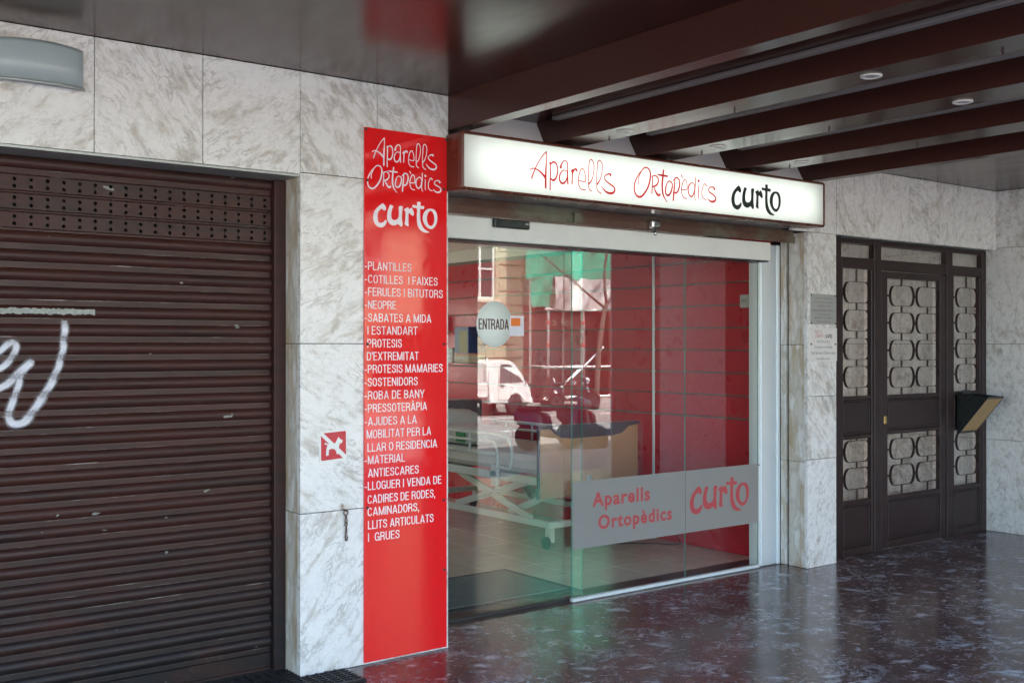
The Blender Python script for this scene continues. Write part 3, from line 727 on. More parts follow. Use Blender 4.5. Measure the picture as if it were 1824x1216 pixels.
pil = thing("arcade_pillar", (6.6, -4.5, 0), "free standing square brown clad pillar on the street edge of the arcade, seen in the door glass", "pillar")
box_obj("core", "dark_gap", pil, 6.15, 6.95, -4.72, -4.12, 0, 2.92)
for b in ((6.12, 6.98, -4.75, -4.721), (6.12, 6.98, -4.119, -4.09), (6.12, 6.149, -4.72, -4.12), (6.951, 6.98, -4.72, -4.12)):
    MB().cbox(*b, 0.0, 2.921, c=0.003).build("cladding_panel", "brown_paint", pil)

# ------------------------------------------------------------------ the building above and the arcade ceiling
bl = thing("apartment_building", (3, 3, 0), "the building whose overhang roofs the arcade in front of the shop", "building")
box_obj("upper_storeys", "beige_stone", bl, -14, 2.9, -4.5, 9.0, 3.24, 9.8)
box_obj("upper_storeys", "beige_stone", bl, 2.901, 6.6, -4.5, 6.7, 3.24, 9.8)  # rear cut back so sky light reaches the shop's added window
box_obj("upper_storeys", "beige_stone", bl, 6.601, 9.43, -4.5, 2.6, 3.24, 9.8)  # rear cut back so daylight reaches the added yard behind the hall
box_obj("upper_storeys", "beige_stone", bl, 9.431, 22, -4.5, 9.0, 3.24, 9.8)
box_obj("street_fascia", "stone_light", bl, -14, 22, -4.62, -4.504, 2.93, 3.6)
box_obj("side_block", "beige_stone", bl, 9.43, 22, -4.40, 9.0, -0.1, 3.23)
box_obj("rear_block", "concrete_grey", bl, -14, 2.9, 6.7, 9.0, -0.1, 3.23)
box_obj("left_block", "concrete_grey", bl, -14, -2.21, 0.05, 6.69, -0.1, 3.23)
box_obj("dividing_wall", "concrete_grey", bl, -2.2, 2.9, 0.62, 6.69, -0.1, 3.23)
box_obj("dividing_wall", "plaster_white", bl, 6.60, 6.77, 0.625, 6.69, -0.1, 3.23)

sof = thing("ceiling_panel", (0.5, -2.2, 3.0), "large glossy dark brown ceiling panel above the roller shutter", "ceiling")
for i, (a, b) in enumerate(((-9.0, -5.2), (-5.2, -1.4), (-1.4, 3.249))):
    MB().cbox(a + 0.001, b - 0.001, -4.5, 0.0, 2.923, 2.96, c=0.001).build("panel", "brown_paint", sof)
sofR = thing("ceiling_panel", (7.7, -2.2, 3.0), "smaller glossy brown ceiling panel above the iron gate", "ceiling")
MB().cbox(6.341, 9.05, -4.5, 0.129, 2.923, 2.96, c=0.001).build("panel", "brown_paint", sofR)
rec = thing("ceiling_panel", (4.8, -2.2, 2.9), "recessed dark ceiling strips seen between the brown beams", "ceiling")
BE = [(3.251, 3.350), (3.915, 4.128), (4.640, 4.888), (5.455, 5.700), (6.250, 6.340)]
for (a, b), (c, d) in zip(BE[:-1], BE[1:]):
    MB().box(b - 0.02, c + 0.02, -4.5, 0.09, 2.872, 2.90).build("strip", "brown_paint", rec)
    # pale strip along the beam standing in for a bright ceiling reflection
    MB().cbox(c - 0.055, c - 0.004, -4.45, -0.12, 2.852, 2.8715, c=0.004).build("reflection_strip", "concrete_grey", rec)
BL = ["first glossy brown ceiling beam, at the left end of the lit shop sign", "second glossy brown ceiling beam, above the red word starting with A", "third glossy brown ceiling beam, with two downlights, above the red word starting with O",
      "fourth glossy brown ceiling beam, above the black word of the lit sign", "fifth and narrow brown ceiling beam, at the right end of the lit shop sign"]
for (a, b), lab in zip(BE, BL):
    bt = thing("ceiling_beam", ((a + b) / 2, -2.2, 2.8), lab, "beam", "brown ceiling beams")
    MB().cbox(a, b, -4.5, 0.08 if b < 6.2 else 0.128, 2.740, 2.965, c=0.0025).build("beam_body", "brown_paint", bt)
    for yy in (-0.35, -1.25, -2.6):
        if b - a > 0.15:
            MB().lathe([(0.004, -0.012), (0.004, 0.0), (0.009, 0.001)], ((a + b) / 2 + 0.06, yy, 2.737), n=8).build("fixing", "bolt_metal", bt)
DL = [(4.014, -0.546, "unlit round downlight in the second beam just above the lit sign"), (4.746, -0.546, "unlit round downlight in the third beam just above the lit sign"),
      (5.568, -0.496, "unlit round downlight in the fourth beam just above the lit sign"), (4.014, -2.059, "white ringed downlight in the second beam, far from the sign"),
      (4.780, -2.028, "white ringed downlight in the third beam, far from the sign")]
for x, y, lab in DL:
    d = thing("downlight", (x, y, 2.738), lab, "downlight", "round recessed downlights")
    MB().lathe([(0.046, 0.0015), (0.0455, -0.003), (0.040, -0.005), (0.034, -0.004), (0.032, 0.0012)], (x, y, 2.738), n=28).build("ring", "downlight_white", d)
    MB().lathe([(0.0315, 0.0008), (0.026, -0.0015), (0.012, -0.002), (0.0, -0.002)], (x, y, 2.738), n=24).build("lens", "downlight_lens", d)

pw = thing("plaster_wall", (4.8, 0.05, 2.8), "white plaster strip of wall between the beams above the lit sign", "wall")
for (a, b), (c, d) in zip(BE[:-1], BE[1:]):
    MB().add([(b, 0.0, 2.72), (c, 0.0, 2.72), (c, 0.085, 2.872), (b, 0.085, 2.872), (b, 0.12, 2.72), (c, 0.12, 2.72), (c, 0.12, 2.872), (b, 0.12, 2.872)],
             [(0, 1, 2, 3), (4, 7, 6, 5), (0, 4, 5, 1), (3, 2, 6, 7), (0, 3, 7, 4), (1, 5, 6, 2)]).build("plaster_strip", "plaster_white", pw)
box_obj("lintel", "concrete_grey", pw, 3.2505, 6.268, 0.002, 0.60, 2.432, 2.7195)

# ------------------------------------------------------------------ roller shutter
sh = thing("roller_shutter", (1.2, 0.2, 0), "closed dark brown metal roller shutter with white spray graffiti", "shutter")
SX0, SX1, SY, PITCH, SZ0 = -0.98, 2.325, 0.20, 0.08, 0.095
def slat_off(z):
    r = (z - SZ0) % PITCH
    if r < 0.0205: return 0.0015
    if r < 0.024: return 0.0045
    if r > 0.0785: return 0.002
    return 0.002 + 0.0165 * max(0.0, sin(pi * (r - 0.024) / 0.0545)) ** 0.62
def plain_slat():
    zs = [0.0, 0.020, 0.0208, 0.0232, 0.0245] + [0.0245 + 0.054 * k / 9 for k in range(1, 10)] + [0.0795, 0.08]
    m = MB(); vs = []
    for z in zs: 
        y = -slat_off(SZ0 + min(z, 0.0799)); vs += [(SX0, y, z), (SX1, y, z)]
    for i in range(len(zs) - 1):
        m.add([vs[2 * i], vs[2 * i + 1], vs[2 * i + 3], vs[2 * i + 2]], [(0, 1, 2, 3)], 1 if i in (2, 13) else 0)
    o = m.build("slat", ["shutter", "slat_edge"], sh, off=(0, 0, 0)); bm = bmesh.new(); bm.from_mesh(o.data)
    bmesh.ops.remove_doubles(bm, verts=bm.verts, dist=1e-5); bm.to_mesh(o.data); bm.free()
    return o
def holed_slat():
    m = MB(); yf = -0.009; cols = 49; dx = (SX1 - SX0) / cols
    for k, (za, zb) in enumerate(((0.010, 0.041), (0.041, 0.072))):
        zc_ = (za + zb) / 2
        for i in range(cols):
            x0 = SX0 + i * dx; x1 = x0 + dx; xc = (x0 + x1) / 2
            outer = [(x1, zc_), (x1, zb), (xc, zb), (x0, zb), (x0, zc_), (x0, za), (xc, za), (x1, za)]
            inner = [(xc + 0.0085 * cos(pi * q / 4), zc_ + 0.0085 * sin(pi * q / 4)) for q in range(8)]
            vs = [(a, yf, b) for a, b in outer] + [(a, yf, b) for a, b in inner] + [(a, yf + 0.004, b) for a, b in inner]
            m.add(vs, [(q, (q + 1) % 8, 8 + (q + 1) % 8, 8 + q) for q in range(8)] + [(8 + q, 8 + (q + 1) % 8, 16 + (q + 1) % 8, 16 + q) for q in range(8)])
    for a, b, mi in (((0.0, -0.0015), (0.006, -0.0015), 0), ((0.006, -0.0015), (0.0075, -0.006), 1), ((0.0075, -0.006), (0.010, yf), 0), ((0.072, yf), (0.0755, -0.0105), 0), ((0.0755, -0.0105), (0.078, -0.006), 1), ((0.078, -0.006), (0.08, -0.0015), 0)):
        m.add([(SX0, a[1], a[0]), (SX1, a[1], a[0]), (SX1, b[1], b[0]), (SX0, b[1], b[0])], [(0, 1, 2, 3)], mi)
    o = m.build("perforated_slat", ["shutter", "slat_edge"], sh, off=(0, 0, 0), fixn=False)
    return o
s0 = plain_slat(); h0 = holed_slat(); first = [True, True]
for k in range(30):
    z = SZ0 + k * PITCH
    holed = k in (25, 26, 27)
    proto = h0 if holed else s0
    i = 1 if holed else 0
    o = proto if first[i] else proto.copy()
    if not first[i]: COL.objects.link(o)
    first[i] = False
    o.location = (-1.2, 0.0 + random.uniform(-0.0008, 0.0008), z)
MB().box(SX0, SX1, SY + 0.030, SY + 0.036, 0.09, 2.5).build("backing", "dark_gap", sh)
bb = MB().cbox(SX0, SX1, SY - 0.012, SY + 0.01, 0.004, 0.094, c=0.003).build("bottom_bar", "shutter", sh)
MB().cbox(SX0, SX1, SY - 0.020, SY - 0.0125, 0.006, 0.026, c=0.002).build("foot_rail", "shutter", bb)
for x0, x1 in ((2.327, 2.389), (-0.999, -0.985)):
    MB().cbox(x0, x1, SY - 0.045, SY + 0.06, 0.0, 2.411, c=0.003).build("guide_rail", "shutter", sh)
def spray_strokes(strokes):
    m = MB(); cov = []
    prof = [(-0.95, 0.0), (-0.62, 0.35), (-0.38, 1.0), (0.0, 1.0), (0.38, 1.0), (0.62, 0.35), (0.95, 0.0)]
    for si, st in enumerate(strokes):
        P = catmull(st, 14); vs = []; fs = []; n = len(prof)
        for i, (x, z, w) in enumerate(P):
            a = P[max(i - 1, 0)]; b = P[min(i + 1, len(P) - 1)]
            dx, dz = b[0] - a[0], b[1] - a[1]; L = math.hypot(dx, dz) or 1
            end = min(1.0, i / 4.0, (len(P) - 1 - i) / 4.0)
            for t, c in prof:
                px, pz = x - dz / L * w * t * 0.84, z + dx / L * w * t * 0.84
                vs.append((px, SY - slat_off(pz) - 0.0016 - 0.0006 * si, pz)); cov.append(c * end * (0.9 if (pz - SZ0) % PITCH > 0.0245 else 0.42))
            if i: fs += [((i - 1) * n + j, (i - 1) * n + j + 1, i * n + j + 1, i * n + j) for j in range(n - 1)]
        m.add(vs, fs, 0, True)
    o = m.build("graffiti", "spray", sh, fixn=False)
    at = o.data.attributes.new("cover", 'FLOAT', 'POINT'); at.data.foreach_set("value", cov)
    return tag(o, "white spray painted scrawl across the slats")
spray_strokes(GRAFFITI)
# torn strip of old adhesive tape on one slat
m = MB(); vs = []; N = 90
for i in range(N + 1):
    x = 0.55 + (1.478 - 0.55) * i / N
    zt = 1.760 + random.uniform(-0.004, 0.003); zb_ = 1.734 + random.uniform(-0.003, 0.005)
    for k in range(5):
        z = zb_ + (zt - zb_) * k / 4; vs.append((x, SY - slat_off(z) - 0.0012, z))
simple("old_tape", (0.30, 0.32, 0.29), 0.8, var=0.5, nscale=70, bump=0.6)
m.add(vs, [(i * 5 + k, (i + 1) * 5 + k, (i + 1) * 5 + k + 1, i * 5 + k + 1) for i in range(N) for k in range(4)])
m.build("tape_residue", "old_tape", sh)

gr = thing("floor_grate", (1.9, 0.02, 0), "dark iron floor grate at the foot of the roller shutter", "grate")
MB().box(0.6, 2.62, -0.22, 0.17, 0.001, 0.003).build("pit", "dark_gap", gr)
for b in ((0.6, 2.62, -0.235, -0.22), (0.6, 2.62, 0.17, 0.182)): MB().box(*b, 0.001, 0.012).build("rim", "grate_iron", gr)
m = MB()
for i in range(13): y = -0.212 + i * 0.031; m.box(0.6, 2.62, y, y + 0.008, 0.003, 0.010)
for i in range(40): x = 0.62 + i * 0.05; m.box(x, x + 0.008, -0.22, 0.17, 0.0032, 0.0088)
tag(m.build("bars", "grate_iron", gr), kind="stuff")

# ------------------------------------------------------------------ wall lamp, top left
lp = thing("wall_lamp", (1.17, 0, 2.75), "frosted grey half round wall lamp above the roller shutter", "lamp")
m = MB(); cx_, hw = 1.19, 0.178; nx = 24; rows = []
for i in range(nx + 1):
    t = -1 + 2 * i / nx; x = cx_ + hw * t
    top = 2.858 - 0.012 * t * t; bot = 2.684; d = 0.014 + 0.048 * math.sqrt(max(0.0, 1 - (t * 0.985) ** 2))
    rows.append([(x, -0.001, bot), (x, -d, bot), (x, -d * 1.02, (bot + top) / 2), (x, -d, top - 0.02), (x, -d * 0.8, top), (x, -0.001, top)])
vs = [p for r in rows for p in r]
m.add(vs, [(i * 6 + k, (i + 1) * 6 + k, (i + 1) * 6 + k + 1, i * 6 + k + 1) for i in range(nx) for k in range(5)], 0, True)
m.add(rows[0], [tuple(range(6))]); m.add(rows[-1], [tuple(range(6))])
m.build("shade", "lamp_glass", lp)
m = MB(); pts = [(cx_ + hw * 1.01 * t, -(0.017 + 0.050 * math.sqrt(max(0, 1 - (t * 0.985) ** 2))), 2.680) for t in [-1 + 2 * i / 20 for i in range(21)]]
m.tube(pts, 0.007, 6).build("trim", "lamp_trim", lp)

# ------------------------------------------------------------------ tall red sign panel
rp = thing("sign_panel", (2.99, -0.01, 1.34), "tall red acrylic panel with white handwritten title and a list of services", "sign")
MB().cbox(2.736, 3.232, -0.0125, -0.002, 0.012, 2.694, c=0.0012).build("board", "red_acrylic", rp)
Y0 = -0.0131
lettering(brush_word(APARELLS, (2.779, 3.165, 2.507, 2.650), 0.0046), Y0, "white_vinyl", rp)
lettering(brush_word(ORTOPEDICS, (2.752, 3.192, 2.380, 2.507), 0.0046), Y0, "white_vinyl", rp)
lettering(outline_word(CURTO, (2.784, 3.171, 2.186, 2.341)), Y0, "white_vinyl", rp)
for tx, xa, xb, zb in PANEL_LINES:
    for wd in caps(tx, xa + 0.004, zb, 0.0425, xb - xa): lettering(wd, Y0, "white_vinyl", rp)
for x, z in ((2.752, 2.428), (3.213, 2.422), (2.752, 1.606), (3.213, 1.606), (2.752, 0.786), (3.213, 0.786), (2.742, 2.684), (3.226, 2.684), (3.215, 0.42)):
    MB().lathe([(0.0075, 0.0), (0.0075, -0.003), (0.004, -0.006), (0.0, -0.0065)], (x, -0.0127, z), 'Y', 12).build("bolt", "bolt_metal", rp)

# ------------------------------------------------------------------ small no-dogs sign
dg = thing("prohibition_sign", (2.565, 0, 1.106), "small square red and white no dogs sign on the marble pillar", "sign")
MB().cbox(2.489, 2.640, -0.0045, -0.0005, 1.031, 1.181, c=0.001).build("board", "white_border", dg)
def dz(x, y): return (2.489 + (x - 42) / 260 * 0.151, 1.181 - (y - 84) / 292 * 0.1500)
tri1 = [dz(80, 104), dz(286, 92), dz(293, 100), dz(295, 322)]
tri2 = [dz(57, 128), dz(266, 352), dz(66, 366), dz(58, 358)]
lettering([fill_loops([tri1]), fill_loops([tri2])], -0.0049, "dog_sign_red", dg, "red_field")
dog = [(88, 205), (98, 195), (125, 210), (190, 205), (222, 145), (240, 168), (264, 183), (252, 210), (236, 206), (226, 240), (226, 300), (232, 308), (205, 312), (198, 275), (180, 258), (140, 258), (132, 270), (128, 318), (103, 320), (108, 255), (118, 215), (95, 213)]
lettering([fill_loops([[dz(*p) for p in dog]])], -0.0053, "white_border", dg, "dog_figure")

# ------------------------------------------------------------------ snap hook hanging below
hk = thing("snap_hook", (2.632, -0.01, 0.786), "rusty swivel snap hook hanging from a nail on the marble pillar", "hook")
MB().lathe([(0.004, 0.004), (0.004, -0.02), (0.007, -0.021), (0.007, -0.024)], (2.628, 0, 0.786), 'Y', 8).build("nail", "rust_metal", hk)
def ring(cx, cy_, cz, rx, rz, r, name, n=16, a0=0, a1=2 * pi):
    pts = [(cx + rx * cos(a0 + (a1 - a0) * i / n), cy_, cz + rz * sin(a0 + (a1 - a0) * i / n)) for i in range(n)]
    return MB().tube(pts, r, 6, closed=True).build(name, "rust_metal", hk)
ring(2.631, -0.012, 0.773, 0.0115, 0.0125, 0.0030, "ring")
MB().lathe([(0.005, -0.006), (0.006, 0.0), (0.004, 0.006)], (2.632, -0.012, 0.755), 'Z', 8).build("swivel", "rust_metal", hk)
ring(2.632, -0.012, 0.735, 0.0055, 0.013, 0.0028, "link")
ring(2.6325, -0.012, 0.716, 0.007, 0.008, 0.0028, "link")
MB().tube([(2.6325, -0.012, 0.708), (2.6300, -0.012, 0.68), (2.6280, -0.012, 0.65), (2.6295, -0.012, 0.637), (2.6340, -0.012, 0.6335), (2.6385, -0.012, 0.638), (2.6395, -0.012, 0.652), (2.6365, -0.012, 0.657)], 0.0032, 6).build("hook", "rust_metal", hk)
MB().tube([(2.6345, -0.012, 0.708), (2.6365, -0.012, 0.68), (2.637, -0.012, 0.656)], 0.002, 5).build("spring_gate", "rust_metal", hk)
m = MB(); rs_ = [0.002, 0.008, 0.015, 0.022]; vs = []; cv = []
for i, r_ in enumerate(rs_):
    for j in range(14):
        a = 2 * pi * j / 14; vs.append((2.617 + r_ * cos(a) * 0.8, -0.0014, 0.800 + r_ * sin(a) * 1.25)); cv.append((0.95, 0.6, 0.22, 0.0)[i])
m.add(vs, [(i * 14 + j, i * 14 + (j + 1) % 14, (i + 1) * 14 + (j + 1) % 14, (i + 1) * 14 + j) for i in range(3) for j in range(14)])
rsn = m.build("rust_stain", "rust_stain", wallL, fixn=False); rsn.data.attributes.new("cover", 'FLOAT', 'POINT').data.foreach_set("value", cv)
# rust stained nail stub beside it
st = MB().lathe([(0.0035, 0.0), (0.0035, -0.004), (0.0, -0.0045)], (2.618, -0.0005, 0.790), 'Y', 8).build("nail", "rust_metal", hk)

# ------------------------------------------------------------------ lit shop sign
sb = thing("light_box_sign", (4.75, -0.07, 2.56), "long backlit white shop sign with red script and a bold black word", "sign")
X0, X1, YF, YB, Z0, Z1 = 3.232, 6.270, -0.152, -0.003, 2.410, 2.716
def rrect(x0, x1, z0, z1, r, n=5):
    pts = []
    for cx2, cz2, a in ((x1 - r, z1 - r, 0), (x0 + r, z1 - r, pi / 2), (x0 + r, z0 + r, pi), (x1 - r, z0 + r, 1.5 * pi)):
        pts += [(cx2 + r * cos(a + pi / 2 * k / n), cz2 + r * sin(a + pi / 2 * k / n)) for k in range(n + 1)]
    return pts
def frame_loop(profile, name, mat, closed_prof=False):
    """profile: (inset, y, corner radius) swept round the sign outline"""
    m = MB(); rings = [[(x, y, z) for x, z in rrect(X0 + i, X1 - i, Z0 + i, Z1 - i, max(rad, 0.002))] for i, y, rad in profile]
    n = len(rings[0]); vs = [p for r in rings for p in r]; k = len(rings)
    m.add(vs, [(a * n + j, a * n + (j + 1) % n, ((a + 1) % k) * n + (j + 1) % n, ((a + 1) % k) * n + j) for a in range(k if closed_prof else k - 1) for j in range(n)], 0, False)
    return m.build(name, mat, sb)
frame_loop([(0.000, YB, 0.018), (0.000, YF + 0.03, 0.018), (0.003, YF + 0.026, 0.018), (0.012, YF + 0.026, 0.012), (0.012, YB, 0.012)], "casing", "sign_case", True)
frame_loop([(-0.001, YF + 0.024, 0.019), (-0.001, YF + 0.008, 0.019), (0.004, YF, 0.016), (0.009, YF - 0.003, 0.012), (0.014, YF, 0.008), (0.016, YF + 0.012, 0.006), (0.012, YF + 0.024, 0.006)], "frame", "sign_case", True)
MB().box(X0 + 0.013, X1 - 0.013, YB - 0.006, YB - 0.001, Z0 + 0.013, Z1 - 0.013).build("back_plate", "case_white", sb)
MB().box(X0 + 0.0125, X1 - 0.0125, YF + 0.008, YF + 0.0115, Z0 + 0.0165, Z1 - 0.0165).build("face", "acrylic", sb)
for z in (2.515, 2.612):
    for xa, xb in ((3.32, 4.742), (4.758, 6.19)):
        MB().tube([(xa, -0.045, z), (xb, -0.045, z)], 0.013, 8).build("fluorescent_tube", "tube_light", sb)
YL = YF + 0.0075
lettering(brush_word(APARELLS, APARELLS_BOX, 0.0058), YL, "red_translucent_vinyl", sb)
lettering(brush_word(ORTOPEDICS, ORTOPEDICS_BOX, 0.0058), YL, "red_translucent_vinyl", sb)
lettering(outline_word(CURTO, CURTO_BOX), YL, "black_vinyl", sb)

# ------------------------------------------------------------------ raised shutter rail and door header
rl = thing("raised_shutter_rail", (4.8, 0.24, 2.39), "rusty brown rail of a raised shutter tucked under the lit sign", "shutter rail")
MB().cbox(3.2515, 6.41, 0.225, 0.265, 2.372, 2.431, c=0.003).build("upper_rail", "rusty_rail", rl)
MB().cbox(3.2515, 6.41, 0.215, 0.224, 2.335, 2.385, c=0.002).build("angle_iron", "rusty_rail", rl)
for i in range(14):
    MB().lathe([(0.0055, 0.0), (0.0055, -0.003), (0.0, -0.005)], (3.36 + i * 0.225, 0.2149, 2.352), 'Y', 8).build("rivet", "bolt_metal", rl)
MB().cbox(4.30, 4.355, 0.190, 0.224, 2.338, 2.40, c=0.004).build("latch_plate", "rusty_rail", rl)
MB().cbox(5.56, 5.64, 0.206, 0.2145, 2.34, 2.40, c=0.003).build("patch_plate", "rusty_rail", rl)
lk = MB().cbox(4.93, 5.005, 0.165, 0.214, 2.345, 2.400, c=0.010).build("lock", "chrome", rl)
MB().lathe([(0.010, 0.0), (0.010, -0.022), (0.013, -0.024), (0.013, -0.042), (0.0, -0.043)], (4.972, 0.19, 2.346), 'Z', 12).build("lock_pin", "chrome", lk)

hd = thing("door_header", (4.75, 0.34, 2.27), "white aluminium header box above the sliding glass doors", "door header")
MB().cbox(3.2515, 6.225, 0.285, 0.44, 2.205, 2.3345, c=0.004).build("cover", "header_aluminium", hd)
MB().cbox(3.2515, 6.225, 0.305, 0.44, 2.196, 2.2045, c=0.001).build("rail_lip", "black_plastic", hd)
sn = thing("motion_sensor", (3.87, 0.27, 2.305), "small black door sensor on the white header", "sensor")
MB().cbox(3.744, 4.002, 0.250, 0.2845, 2.281, 2.331, c=0.006).build("body", "black_plastic", sn)
MB().cbox(3.752, 3.79, 0.2485, 0.2495, 2.286, 2.326, c=0.0003).build("window", "truck_glass", sn)
lettering([text2d("abc", 3.964, 2.308, cap=0.009, width=0.026, bold=0.01)], 0.2494, "white_vinyl", sn)

# ------------------------------------------------------------------ right jamb
jb = thing("door_jamb", (6.32, 0.4, 0), "brushed aluminium door jamb at the right of the glass front", "door jamb")
MB().cbox(6.205, 6.240, 0.392, 0.47, 0.0, 2.2, c=0.003).build("inner_profile", "bright_aluminium", jb)
MB().cbox(6.2405, 6.405, 0.386, 0.47, 0.0, 2.334, c=0.006).build("jamb_cover", "aluminium", jb)
MB().cbox(6.4055, 6.4405, 0.374, 0.47, 0.0, 2.334, c=0.004).build("outer_profile", "bright_aluminium", jb)
MB().lathe([(0.006, 0), (0.006, -0.002), (0, -0.0021)], (6.222, 0.3915, 0.735), 'Y', 10).build("screw", "black_plastic", jb)

# ------------------------------------------------------------------ glass doors
def pane(name, parent, x0, x1, y, z0, z1, th=0.010):
    m = MB()
    m.add([(x0, y, z0), (x1, y, z0), (x1, y, z1), (x0, y, z1)], [(0, 1, 2, 3)], 0)
    m.add([(x0, y + th, z0), (x1, y + th, z0), (x1, y + th, z1), (x0, y + th, z1)], [(3, 2, 1, 0)], 1)
    m.add([(x0, y, z0), (x0, y + th, z0), (x0, y + th, z1), (x0, y, z1)], [(0, 1, 2, 3)], 2)
    m.add([(x1, y, z0), (x1, y + th, z0), (x1, y + th, z1), (x1, y, z1)], [(3, 2, 1, 0)], 2)
    return m.build(name, ["door_glass", "glass_back", "glass_edge"], parent, fixn=False)
dA = thing("sliding_door", (3.9, 0.42, 0), "left sliding glass door leaf with a round pale entrance sticker", "door")
pane("pane", dA, 3.252, 4.56, 0.425, 0.012, 2.204)
MB().box(3.252, 4.56, 0.420, 0.440, 0.002, 0.0115).build("bottom_rail", "truck_trim", dA)
m = MB(); m.lathe([(0.137, 0.0), (0.137, -0.0006), (0.0, -0.0007)], (0, 0, 0), 'Y', 48)
m.v = [(3.868 + p[0] * 0.972, 0.4245 + p[1], 1.725 + p[2]) for p in m.v]
m.build("sticker", "pale_disc", dA)
lettering(caps("ENTRADA", 3.752, 1.694, 0.063, 0.221, 0.135)[0], 0.4234, "entrada_ink", dA)
MB().box(3.978, 4.089, 0.4236, 0.4246, 1.656, 1.777).build("notice", "card_white", dA)
MB().box(3.990, 4.062, 0.4226, 0.4234, 1.716, 1.764).build("notice_picture", "box_orange", dA)
dB = thing("sliding_door", (5.3, 0.38, 0), "right glass front with a frosted band and red lettering", "door")
pane("pane", dB, 4.440, 5.4485, 0.382, 0.024, 2.204)
pane("pane", dB, 5.4505, 6.2045, 0.382, 0.024, 2.204)
MB().cbox(4.436, 6.2045, 0.370, 0.404, 0.0, 0.0225, c=0.003).build("bottom_rail", "bright_aluminium", dB)
MB().box(4.441, 5.448, 0.3805, 0.3816, 0.325, 0.748).build("frosted_band", "frosted_film", dB)
MB().box(5.451, 6.204, 0.3805, 0.3816, 0.325, 0.748).build("frosted_band", "frosted_film", dB)
lettering([text2d("Aparells", 4.605, 0.581, cap=0.084, width=0.507, bold=0.03, spacing=1.15)], 0.3800, "muted_red_vinyl", dB)
lettering([text2d("Ortop\u00e8dics", 4.655, 0.434, cap=0.083, width=0.664, bold=0.03, spacing=1.15)], 0.3800, "muted_red_vinyl", dB)
lettering(outline_word(CURTO, (5.491, 6.100, 0.428, 0.668)), 0.3800, "muted_red_vinyl", dB)
tag(MB().box(3.2505, 6.44, 0.345, 0.62, 0.0005, 0.0018).build("door_threshold", "bolt_metal"), "dark metal threshold strip under the sliding glass doors", "threshold")

# ------------------------------------------------------------------ iron entrance gate
gt = thing("iron_gate", (7.9, 0.25, 0), "dark brown iron entrance gate with rows of oval rings", "gate")
GY = 0.225
def gbox(name, x0, x1, z0, z1, y0=GY, y1=GY + 0.045, mat="gate_iron", parent=gt, c=0.004): return MB().cbox(x0, x1, y0, y1, z0, z1, c=c).build(name, mat, parent)
for x0, x1 in ((6.80, 6.965), (7.385, 7.475), (8.400, 8.490), (8.955, 9.018)): gbox("post", x0, x1, 0.0, 2.412, GY - 0.006, GY + 0.05)
gbox("top_rail", 6.966, 9.017, 2.378, 2.410)
gbox("transom_rail", 6.966, 9.017, 2.186, 2.268, GY - 0.003, GY + 0.047)
LEAF = [("side_light", 6.966, 7.384, 0.0, 2.185), ("door_leaf", 7.480, 8.396, 0.008, 2.180), ("side_light", 8.491, 8.954, 0.0, 2.185)]
def oval(cx, cz, w, h, parent, d=0.020):
    """flat iron hoop: straight top and bottom, round ends"""
    ro = h / 2; pts = []
    for sx, a0 in ((1, -pi / 2), (-1, pi / 2)):
        pts += [(cx + sx * (w / 2 - ro * 0.72) + 0.72 * ro * cos(a0 + pi * k / 10), cz + ro * sin(a0 + pi * k / 10)) for k in range(11)]
    m = MB(); n = len(pts); th = 0.005; vs = []
    for s, y in ((1.0, GY - 0.004), (1.0, GY - 0.004 + d), (0.0, GY - 0.004 + d), (0.0, GY - 0.004)):
        for x, z in pts:
            k = 0 if s else th
            L = math.hypot(x - cx, z - cz); vs.append((x - (x - cx) / L * k, y, z - (z - cz) / L * k))
    m.add(vs, [(a * n + j, a * n + (j + 1) % n, ((a + 1) % 4) * n + (j + 1) % n, ((a + 1) % 4) * n + j) for a in range(4) for j in range(n)])
    return m.build("ring", "gate_iron", parent)
